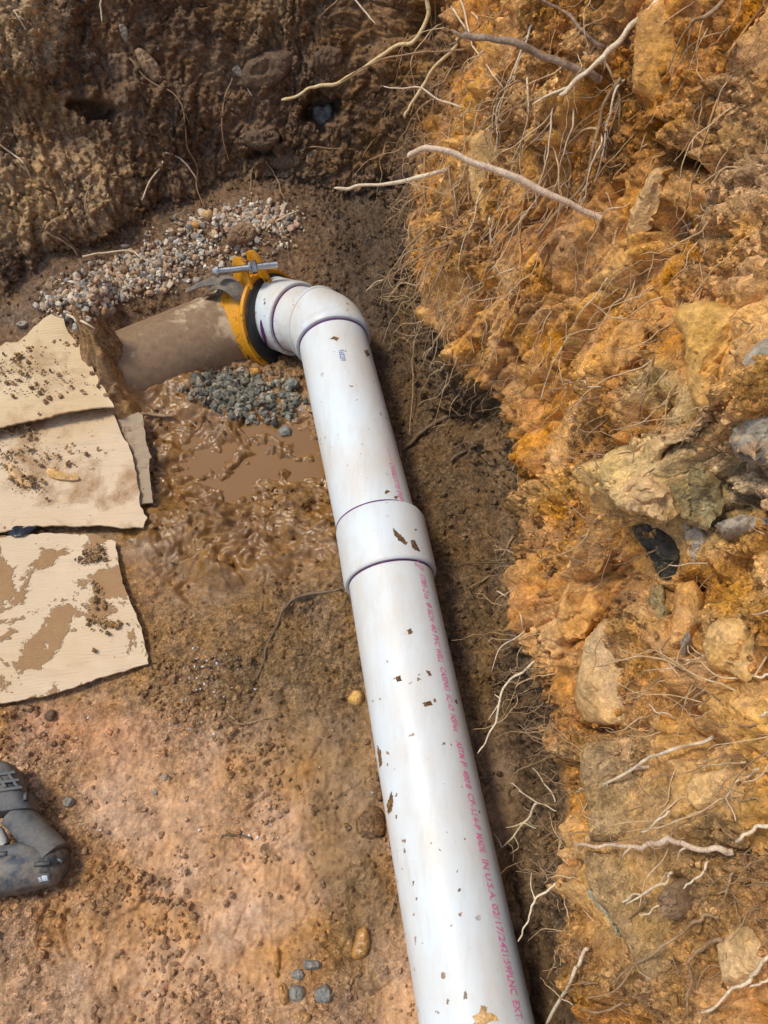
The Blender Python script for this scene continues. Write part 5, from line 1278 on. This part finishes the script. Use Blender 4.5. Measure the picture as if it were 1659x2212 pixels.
rt([(1135, 388), (1130, 450), (1125, 500), (1122, 550), (1126, 600), (1125, 625), (1105, 680), (1073, 738)], 7, 'root_orange', 'tan root hanging from under the thickest pink root', 'c', (.02, .03), .35, (), 5)
rt([(1032, 491), (1005, 508), (975, 522), (930, 540), (880, 570), (830, 604), (793, 628)], 5, 'root_tan', 'thin branching root reaching left over the dark corner', 'f', (.06,), .5, [([(975, 522), (960, 560), (930, 620)], 4)], 6)
rt([(1092, 230), (1088, 245), (1075, 275), (1065, 300), (1057, 325), (1053, 400)], 5, 'root_orange', 'crinkled orange root above the thickest pink root', 'c', (.004, .012), .3)
rt([(1119, 577), (1090, 588), (1065, 600), (1035, 612), (1013, 624)], 4, 'root_pale', 'little pale side root low in the corner', 'c', (.01, .03), .5, [([(1065, 600), (1090, 545)], 3)])
rt([(1020, 345), (1016, 370), (1012, 400), (1013, 442)], 7, 'root_tan', 'short stubby root dangling below the thickest pink root', 'f', (-.01,), .2)
rt([(1330, 240), (1290, 255), (1240, 290), (1200, 330), (1170, 370), (1138, 385)], 4, 'root_orange', 'fine orange root running diagonally above the wavy root', 'c', (.004, .015), .3, (), 4)
rt([(1657, -6), (1610, 60), (1580, 105), (1560, 160), (1545, 225), (1520, 310), (1505, 360), (1490, 420), (1480, 478)], 7, 'root_orange', 'long straight yellow root down the upper right of the wall', 'c', (.01, .02), .4, (), 3)
rt([(1600, -6), (1592, 40), (1565, 85)], 5, 'root_tan', 'thin root at the top edge left of the long yellow root', 'c', (.01, .03), .4)
rt([(1572, -6), (1550, 18), (1520, 38), (1494, 49)], 10, 'root_tan', 'stout tan root entering from the top edge', 'c', (.01, .05), .2, [([(1500, 46), (1470, 85), (1442, 156)], 5), ([(1500, 48), (1485, 100), (1490, 148)], 4)])
rt([(1578, 441), (1562, 440), (1545, 446), (1515, 470), (1495, 482), (1470, 501)], 5, 'root_pale', 'small grey root below the triangular cavity', 'c', (.005, .02), .4, [([(1495, 482), (1468, 500), (1455, 560), (1440, 610)], 4)], 8)
rt([(1440, 330), (1410, 345), (1395, 380), (1375, 390)], 4, 'root_orange', 'fine root looping beside the dark cavities', 'c', (.01, .03), .4)
rt([(1195, 500), (1178, 560), (1150, 640)], 4, 'root_orange', 'fine root left of the orange clay block hanging straight', 'c', (.01, .02), .4)
rt([(1312, 600), (1290, 635), (1262, 665), (1230, 720), (1200, 775), (1185, 815), (1167, 862)], 5, 'root_pale', 'slender pale root sweeping down left of the orange clay block', 'c', (.01, .04), .3)
rt([(1298, 836), (1270, 835), (1264, 823), (1240, 826), (1211, 831)], 4.5, 'root_pale', 'tiny kinked white root on the orange clay', 'c', (.003, .02), .4)
rt([(1424, 700), (1420, 735), (1408, 790), (1398, 830), (1390, 865), (1380, 906)], 6, 'root_tan', 'tan root with a feathery tip hanging by the cracked yellow block', 'c', (.01, .03), .2, [([(1403, 808), (1368, 850), (1345, 880), (1325, 912)], 4), ([(1380, 840), (1360, 885), (1340, 915)], 3)], 8)
# --- dark bank between pipe and wall
rt([(998, 894), (975, 898), (950, 907), (930, 920), (910, 935), (890, 955), (868, 976)], 11, 'root_dark', 'thick dark muddy root reaching the white pipe', 'c', (.004, .015), .25)
rt([(1030, 960), (1005, 975), (985, 985), (972, 998)], 8, 'root_dark', 'dark muddy root stub right of the thick muddy one', 'c', (.004, .012), .3)
rt([(1110, 1158), (1098, 1178), (1085, 1200), (1070, 1225), (1050, 1250), (1010, 1272)], 7, 'root_tan', 'brown root running down the dark bank beside the coupling', 'c', (.012, .008), .4)
rt([(1107, 1216), (1060, 1216), (1010, 1218), (955, 1222)], 5, 'root_dark', 'thin dark horizontal root beside the coupling', 'c', (.004, .01), .4)
rt([(1066, 1274), (1080, 1282), (1095, 1290), (1110, 1312), (1125, 1332), (1135, 1367), (1165, 1380)], 5, 'root_pale', 'thin light root zigzagging at the edge of the orange clay', 'c', (.02, .005), .3, [([(1135, 1367), (1115, 1378), (1080, 1400), (1062, 1450)], 4)])
rt([(1155, 1428), (1130, 1450), (1100, 1470), (1080, 1510), (1072, 1545), (1065, 1570), (1048, 1600), (1032, 1628)], 7, 'root_pale', 'pale root curving down to touch the right side of the pipe', 'f', (.06,), .3, [([(1082, 1508), (1068, 1500)], 4), ([(1078, 1520), (1055, 1555)], 3)])
rt([(1192, 1478), (1185, 1515), (1177, 1550), (1176, 1590), (1175, 1610), (1155, 1640), (1130, 1668)], 4.5, 'root_tan', 'thin root hanging down the dark bank left of the boulder', 'c', (.03, .02), .4, [([(1175, 1600), (1150, 1590), (1120, 1578)], 3), ([(1175, 1605), (1190, 1640)], 3)])
rt([(1202, 1737), (1190, 1710), (1170, 1685), (1168, 1675), (1150, 1659)], 5, 'root_pale', 'short bright root above the fanned cluster near the pipe', 'f', (-.02,), .3)
rt([(1202, 1752), (1180, 1742), (1155, 1730), (1130, 1712), (1102, 1691)], 4.5, 'root_pale', 'straight bright root pointing up left at the fanned cluster', 'f', (-.01,), .5, [([(1150, 1728), (1120, 1708)], 4)])
rt([(1160, 1734), (1145, 1760), (1130, 1780), (1110, 1805), (1085, 1832)], 7, 'root_pale', 'fanned cluster of pale roots hanging beside the pipe', 'c', (.04, .03), .4, [([(1130, 1780), (1110, 1785), (1092, 1788)], 4), ([(1130, 1780), (1160, 1790), (1192, 1785)], 4), ([(1110, 1805), (1120, 1830), (1100, 1845)], 3), ([(1085, 1830), (1075, 1812), (1066, 1800)], 4)], 6)
rt([(1200, 1908), (1178, 1926), (1155, 1940), (1148, 1960), (1140, 1985), (1130, 2010), (1119, 2034)], 6, 'root_pale', 'pale root bending down to the pipe in the lower bank', 'f', (.04,), .4, [([(1155, 1940), (1147, 1915), (1148, 1885)], 3)])
rt([(1268, 2050), (1250, 2085), (1240, 2105), (1215, 2155), (1178, 2216)], 8, 'root_pale', 'stout pale root slanting to the bottom edge beside the pipe', 'c', (.03, .06), .2)
rt([(1250, 2050), (1254, 2090), (1252, 2150)], 6, 'root_tan', 'short straight root just right of the stout slanting one', 'c', (.02, .02), .3)
rt([(860, 1925), (852, 1945), (846, 1960), (838, 1982)], 5, 'root_tan', 'short rootlet peeping out at the left side of the pipe', 'c', (.01, .01), .4)
# --- lower right wall
rt([(1542, 1591), (1500, 1605), (1455, 1620), (1430, 1628), (1405, 1636), (1388, 1648), (1370, 1660), (1330, 1677), (1295, 1697), (1270, 1700), (1246, 1711)], 8, 'root_pale', 'forked pale root lying across the large slab', 'c', (.025, .045), .3, [([(1368, 1660), (1420, 1656), (1465, 1650), (1490, 1632), (1520, 1626), (1532, 1632)], 7), ([(1310, 1690), (1312, 1706)], 4)])
rt([(1584, 1840), (1555, 1838), (1530, 1835), (1480, 1824), (1455, 1817), (1430, 1818), (1395, 1824), (1360, 1828), (1305, 1825), (1270, 1824), (1238, 1821)], 14, 'root_pink', 'long horizontal whitish root above the pointed slab', 'c', (.02, .055), .6, [([(1490, 1828), (1468, 1840), (1465, 1858)], 5), ([(1360, 1830), (1348, 1845), (1344, 1855)], 5)])
rt([(1662, 1783), (1640, 1787), (1620, 1796), (1605, 1808), (1589, 1822)], 9, 'root_pale', 'curved cream root at the right edge above the horizontal one', 'c', (.01, .04), .2)
rt([(1452, 1885), (1440, 1900), (1430, 1910), (1410, 1920), (1390, 1930), (1365, 1938), (1344, 1949)], 7, 'root_pale', 'pale forked root on the upper part of the pointed slab', 'c', (.03, .05), .2, [([(1425, 1912), (1432, 1900), (1440, 1886), (1462, 1884)], 5), ([(1415, 1918), (1380, 1938), (1352, 1953)], 5)])
rt([(1442, 1938), (1420, 1955), (1400, 1970), (1380, 1974)], 5, 'root_pale', 'small curved root in the middle of the pointed slab', 'c', (.03, .05), .4)
rt([(1392, 1946), (1378, 1965), (1350, 1990), (1325, 2010), (1320, 2030), (1302, 2060)], 5, 'root_tan', 'kinked root dropping over the greenish slab edge', 'c', (.035, .05), .4)
rt([(1552, 1980), (1530, 1980), (1510, 1986), (1495, 1995), (1460, 2022), (1430, 2045), (1400, 2066), (1370, 2085), (1345, 2108), (1320, 2128)], 8, 'root_tan', 'long diagonal root across the tip of the pointed slab', 'c', (.02, .05), .4, [([(1430, 2045), (1425, 2030), (1412, 2024)], 4), ([(1370, 2088), (1340, 2130), (1310, 2148), (1268, 2156)], 5)])
rt([(1362, 2170), (1345, 2166), (1320, 2178), (1290, 2187), (1256, 2180)], 7, 'root_tan', 'crooked root near the bottom edge below the slab tip', 'c', (.02, .05), .3, [([(1275, 2186), (1270, 2205)], 4), ([(1283, 2187), (1284, 2200)], 4)])
rt([(1662, 2066), (1640, 2090), (1620, 2115), (1600, 2128), (1580, 2140), (1550, 2162), (1515, 2187)], 8, 'root_pale', 'pale root running up to the lower right corner', 'c', (.02, .04), .3)
rt([(1662, 2112), (1640, 2120), (1618, 2134)], 6, 'root_pale', 'short root at the right edge under the corner root', 'c', (.02, .03), .4)
rt([(1560, 2030), (1530, 2040), (1512, 2052), (1495, 2065), (1489, 2085), (1490, 2120), (1486, 2160), (1480, 2200)], 9, 'root_tan', 'drooping brown root right of the slab tip', 'c', (.02, .04), .5, [([(1492, 2090), (1505, 2120), (1520, 2160)], 6)])
rt([(1640, 1660), (1618, 1676), (1595, 1685), (1582, 1700), (1570, 1715), (1574, 1735), (1580, 1750), (1590, 1775)], 5, 'root_pale', 'zigzag root near the right edge beside the wedge of clay', 'c', (.01, .03), .4)
rt([(1447, 1752), (1440, 1762), (1430, 1766), (1410, 1784), (1384, 1797)], 6, 'root_pale', 'small pale root on the lower right corner of the large slab', 'c', (.03, .05), .2)
rt([(1558, 1764), (1540, 1758), (1515, 1760), (1495, 1772), (1470, 1785), (1445, 1806)], 6, 'root_tan', 'arched tan root right of the large slab', 'c', (.015, .04), .3, [([(1450, 1802), (1455, 1780), (1470, 1758)], 4)])
rt([(1582, 1883), (1575, 1900), (1566, 1930), (1560, 1950), (1535, 1972)], 6, 'root_tan', 'bent root below the right end of the horizontal root', 'c', (.01, .03), .4, [([(1568, 1920), (1545, 1932)], 4)])
rt([(1530, 1860), (1512, 1890), (1490, 1905), (1476, 1920)], 6, 'root_pale', 'pale side root under the horizontal root', 'c', (.015, .04), .3)
rt([(1458, 1553), (1445, 1546), (1430, 1542), (1415, 1535), (1402, 1521)], 5, 'root_pale', 'thin white curved root right of the boulder underside', 'c', (.01, .04), .3)
rt([(1555, 1510), (1520, 1490), (1484, 1468)], 4.5, 'root_tan', 'straight thin root right of the boulder', 'c', (.01, .03), .2, [([(1520, 1490), (1500, 1505), (1470, 1530)], 5)], 3)
rt([(1500, 1429), (1470, 1436), (1440, 1442), (1384, 1452)], 4.5, 'root_pink', 'thin pinkish root over the top of the boulder', 'c', (.01, .045), .3)
rt([(1662, 1318), (1630, 1326), (1592, 1333)], 5, 'root_pink', 'thin pink root at the right edge above the ochre clay', 'c', (.01, .03), .4)
rt([(1664, 1455), (1648, 1459), (1630, 1463)], 7, 'root_pale', 'cream root tip poking in at the right edge', 'c', (.01, .03), .2)
rt([(1664, 1540), (1652, 1543), (1640, 1545)], 7, 'root_pale', 'lower cream root tip poking in at the right edge', 'c', (.01, .03), .2)
rt([(1528, 1217), (1500, 1218), (1470, 1222), (1443, 1222)], 4, 'root_pink', 'thin pink root crossing below the dark rock', 'c', (.01, .03), .3)
# --- far wall
rt([(280, 125), (310, 165), (340, 185), (370, 198), (395, 230), (400, 280), (405, 320), (425, 360), (425, 400), (440, 448)], 4.5, 'root_tan', 'long wavy rootlet down the middle of the far wall', 'c', (.006, .012), .3, [([(395, 232), (410, 270)], 3)])
rt([(502, 168), (486, 210), (480, 270), (485, 310), (495, 350)], 4, 'root_tan', 'rootlet hanging from the small whitish stone', 'c', (.006, .012), .3)
rt([(525, 165), (532, 185), (545, 208)], 3.5, 'root_pale', 'tiny pale rootlet right of the small whitish stone', 'c', (.006, .012), .3)
rt([(352, 348), (340, 372), (325, 390), (305, 433)], 5, 'root_pale', 'short bright rootlet low in the far wall', 'c', (.006, .02), .3)
rt([(193, 378), (192, 400), (185, 425), (185, 458)], 5, 'root_tan', 'short upright rootlet left in the far wall', 'c', (.006, .012), .3)
rt([(558, 332), (545, 370), (540, 400), (540, 435), (530, 456)], 4.5, 'root_tan', 'rootlet hanging onto the gravel below the jutting stone', 'c', (.006, .012), .3)
rt([(560, 338), (578, 355), (595, 380), (606, 410), (615, 432)], 4, 'root_tan', 'rootlet slanting right below the jutting stone', 'c', (.006, .012), .3)
rt([(358, 330), (380, 338), (395, 346), (412, 368), (426, 390)], 5, 'root_pink', 'pinkish rootlet arching right in the far wall', 'c', (.006, .014), .3)
rt([(-4, 310), (30, 335), (50, 350), (66, 382)], 4.5, 'root_pale', 'rootlet at the left edge of the far wall', 'c', (.006, .012), .4)
rt([(217, -4), (218, 20), (220, 48)], 4.5, 'root_pale', 'rootlet at the top edge of the far wall', 'c', (.006, .012), .3)
rt([(30, 22), (42, 40), (56, 66)], 4, 'root_pale', 'rootlet on the tan lump in the top left corner', 'c', (.006, .01), .3, [([(50, 30), (65, 50), (75, 72)], 3)])
rt([(640, 332), (670, 318), (710, 320), (765, 322)], 4, 'root_tan', 'thin horizontal rootlet in the far wall below the grey stone', 'c', (.006, .01), .3)
rt([(765, -4), (785, 20), (812, 52)], 5, 'root_pale', 'pale rootlet at the top edge above the dark corner', 'c', (.01, .03), .3)
rt([(735, -4), (712, 15), (688, 38)], 4, 'root_tan', 'thin rootlet at the top edge left of the pale one', 'c', (.01, .02), .3, [([(690, 36), (703, 50)], 3)])
rt([(830, 604), (808, 612), (790, 630)], 3.5, 'root_pale', 'tiny rootlet above the dark soil right of the elbow', 'c', (.01, .01), .3)
# --- floor
rt([(738, 1273), (700, 1280), (640, 1290), (618, 1312), (600, 1345), (588, 1370), (575, 1400), (570, 1425), (553, 1468)], 8, 'root_dark', 'curved muddy root on the floor left of the coupling', 'c', (.003, .004), .4)
rt([(495, 1546), (515, 1560), (540, 1561), (575, 1551), (610, 1558), (655, 1578), (700, 1596), (725, 1604)], 6, 'root_tan', 'long flat root lying on the clay floor left of the pipe', 'c', (.003, .003), .5)
rt([(478, 1806), (500, 1803), (520, 1806), (545, 1812)], 7, 'root_dark', 'short blackish root chip lying on the clay floor among white specks', 'c', (.003, .003), .3)
# sticks by the gravel
def stick(px, w, mat, label, off=(.012, .012)):
    m = MB(); add_root(m, px, w, 'c', off, .3); return tag(m.build('stick', M[mat], None, True), label, 'stick', 'sticks lying by the gravel')
stick([(100, 502), (125, 515), (150, 530), (170, 553)], 6, 'root_tan', 'tan stick at the left end of the gravel slanting down')
stick([(115, 494), (140, 515), (173, 547)], 7, 'root_dark', 'brown stick crossing the tan stick left of the gravel')
stick([(145, 680), (165, 690), (180, 695), (205, 710)], 7, 'root_pale', 'short white stick between gravel and cardboard', (.016, .016))
stick([(178, 554), (220, 547), (280, 541), (300, 552), (322, 566)], 5, 'root_pale', 'thin pale stick lying on the gravel', (.02, .02))
stick([(598, 476), (620, 466), (648, 454)], 5, 'root_pale', 'thin pale stick at the right end of the pale gravel', (.02, .02))
stick([(305, 893), (340, 896), (378, 898)], 8, 'root_tan', 'stub of stick sticking out right of the middle cardboard', (.01, .01))

# long thin rootlets hanging in a tangle at the head of the wall
r = np.random.default_rng(191); VV, FF, off_ = [], [], 0
for _ in range(560):
    u0, v0, a_, b_ = [(1000, 250, 90, 200), (1180, 200, 160, 160), (950, 560, 50, 110), (1100, 520, 110, 130), (1400, 700, 120, 200), (1250, 420, 120, 150), (1100, 1500, 40, 260), (1350, 1950, 150, 150), (1550, 300, 80, 200), (1500, 1500, 110, 120), (930, 480, 45, 190), (960, 330, 60, 180), (930, 650, 45, 110), (1060, 420, 90, 150), (1020, 560, 80, 130)][r.integers(15)]
    p, nn, t_ = hit(u0 + r.normal() * a_, v0 + r.normal() * b_)
    if p[2] < .08: continue
    d = nrm(nn * r.uniform(.2, .9) + np.array([r.normal() * .5 - .2, r.normal() * .5, -.9])); L = .006 + .013 * r.random(); hp = [p - nn * .003]
    for q_ in range(r.integers(7, 14)):
        d = nrm(d + r.normal(size=3) * .30 + np.array([0, 0, -.16])); hp.append(hp[-1] + d * L)
    hp = catmull(np.array(hp), len(hp) * 2); r0 = r.uniform(.0006, .0016)
    V, F, Cc = tube_arrays(hp, np.linspace(r0, r0 * .35, len(hp)), 5, False); VV.append(V); FF.append(F + off_); off_ += len(V)
    if r.random() < .55:
        k_ = r.integers(3, len(hp) - 3); d = nrm(r.normal(size=3) + np.array([0, 0, -.4])); hq = [hp[k_]]
        for q_ in range(6): d = nrm(d + r.normal(size=3) * .4); hq.append(hq[-1] + d * L * .8)
        V, F, Cc = tube_arrays(np.array(hq), np.linspace(r0 * .6, r0 * .3, 7), 4, False); VV.append(V); FF.append(F + off_); off_ += len(V)
rm = np_mesh('hanging_rootlets', np.vstack(VV), np.vstack(FF))
tag(link('hanging_rootlets', rm, M['root_strand']), 'tangle of thin tan rootlets hanging from the orange wall', kind='stuff')

r = np.random.default_rng(333)
for _ in range(46):
    g_ = r.integers(5); u0, v0, a_, b_ = [(960, 120, 40, 70), (1120, 170, 70, 70), (930, 430, 30, 70), (1070, 430, 60, 45), (1300, 270, 70, 70)][g_]
    p, nn, t_ = hit(u0 + r.normal() * a_, v0 + r.normal() * b_)
    d = nrm(nn * .9 + np.array([r.normal() * .4 - .3, r.normal() * .4, -.2])); L = r.uniform(.011, .020); hp = [p - nn * .006]
    for q_ in range(r.integers(9, 17)):
        d = nrm(d + r.normal(size=3) * .20 + np.array([0, 0, -.30])); hp.append(hp[-1] + d * L * r.uniform(.7, 1.2))
    Q = catmull(np.array(hp), len(hp) * 2); r0 = r.uniform(.0013, .0024); m = MB()
    V, F, Cc = tube_arrays(Q, r0 * (1 - .65 * np.linspace(0, 1, len(Q))) * (1 + .08 * r.standard_normal(len(Q))), 6, True, .03); m.raw(V, list(F) + list(Cc))
    for _k in range(r.integers(1, 4)):
        k_ = r.integers(4, len(Q) - 2); d = nrm(r.normal(size=3) + np.array([0, 0, -.7])); hq = [Q[k_]]
        for q_ in range(6): d = nrm(d + r.normal(size=3) * .35 + np.array([0, 0, -.15])); hq.append(hq[-1] + d * .009)
        V, F, Cc = tube_arrays(np.array(hq), np.linspace(r0 * .5, r0 * .2, 7), 4, True); m.raw(V, list(F) + list(Cc))
    mk_ = r.integers(3); where = ['beside the broken end of the bark stub', 'below the thick bark stub', 'in the corner against the dark far wall', 'below the thickest pink root', 'near the wavy tan root'][g_]
    tag(m.build('rootlet', M[['root_pale', 'root_tan', 'root_strand'][mk_]], None, True), ['pale cream', 'tan brown', 'orange brown'][mk_] + ' thin rootlet dangling ' + where, 'rootlet', 'thin rootlets dangling ' + where)
# fine root hairs: uncountable fuzz on the right wall
r = np.random.default_rng(91); VV, FF, off_ = [], [], 0
wprob = (wvm * (SX < s_corner + .05).ravel() * (ZZ > .12).ravel() * (.08 + sstep(-.05, .3, fbm(SX * 4, TY * 4, 3, 501)).ravel()))
idx = r.choice(len(wprob), 900, p=wprob / wprob.sum()); WPf = WPD.reshape(-1, 3); NRf = NRM.reshape(-1, 3)
for i in idx:
    p = WPf[i] - NRf[i] * .002; d = nrm(NRf[i] * .5 + np.array([r.normal() * .45 - .1, r.normal() * .45, -1.0 + r.normal() * .3])); L = .004 + .011 * r.random() ** 2; hp = [p]
    for s in range(7):
        d = nrm(d + r.normal(size=3) * .32 + (NRf[i] * .25 if s < 2 else 0)); hp.append(hp[-1] + d * L)
    V, F, Cc = tube_arrays(np.array(hp), np.linspace(.00062, .0003, 8) * (1 + .9 * r.random()), 4, False); VV.append(V); FF.append(F + off_); off_ += len(V)
hm = np_mesh('root_hairs', np.vstack(VV), np.vstack(FF))
tag(link('root_hairs', hm, M['root_tan']), 'fine brown root hairs hanging all over the orange wall', kind='stuff')
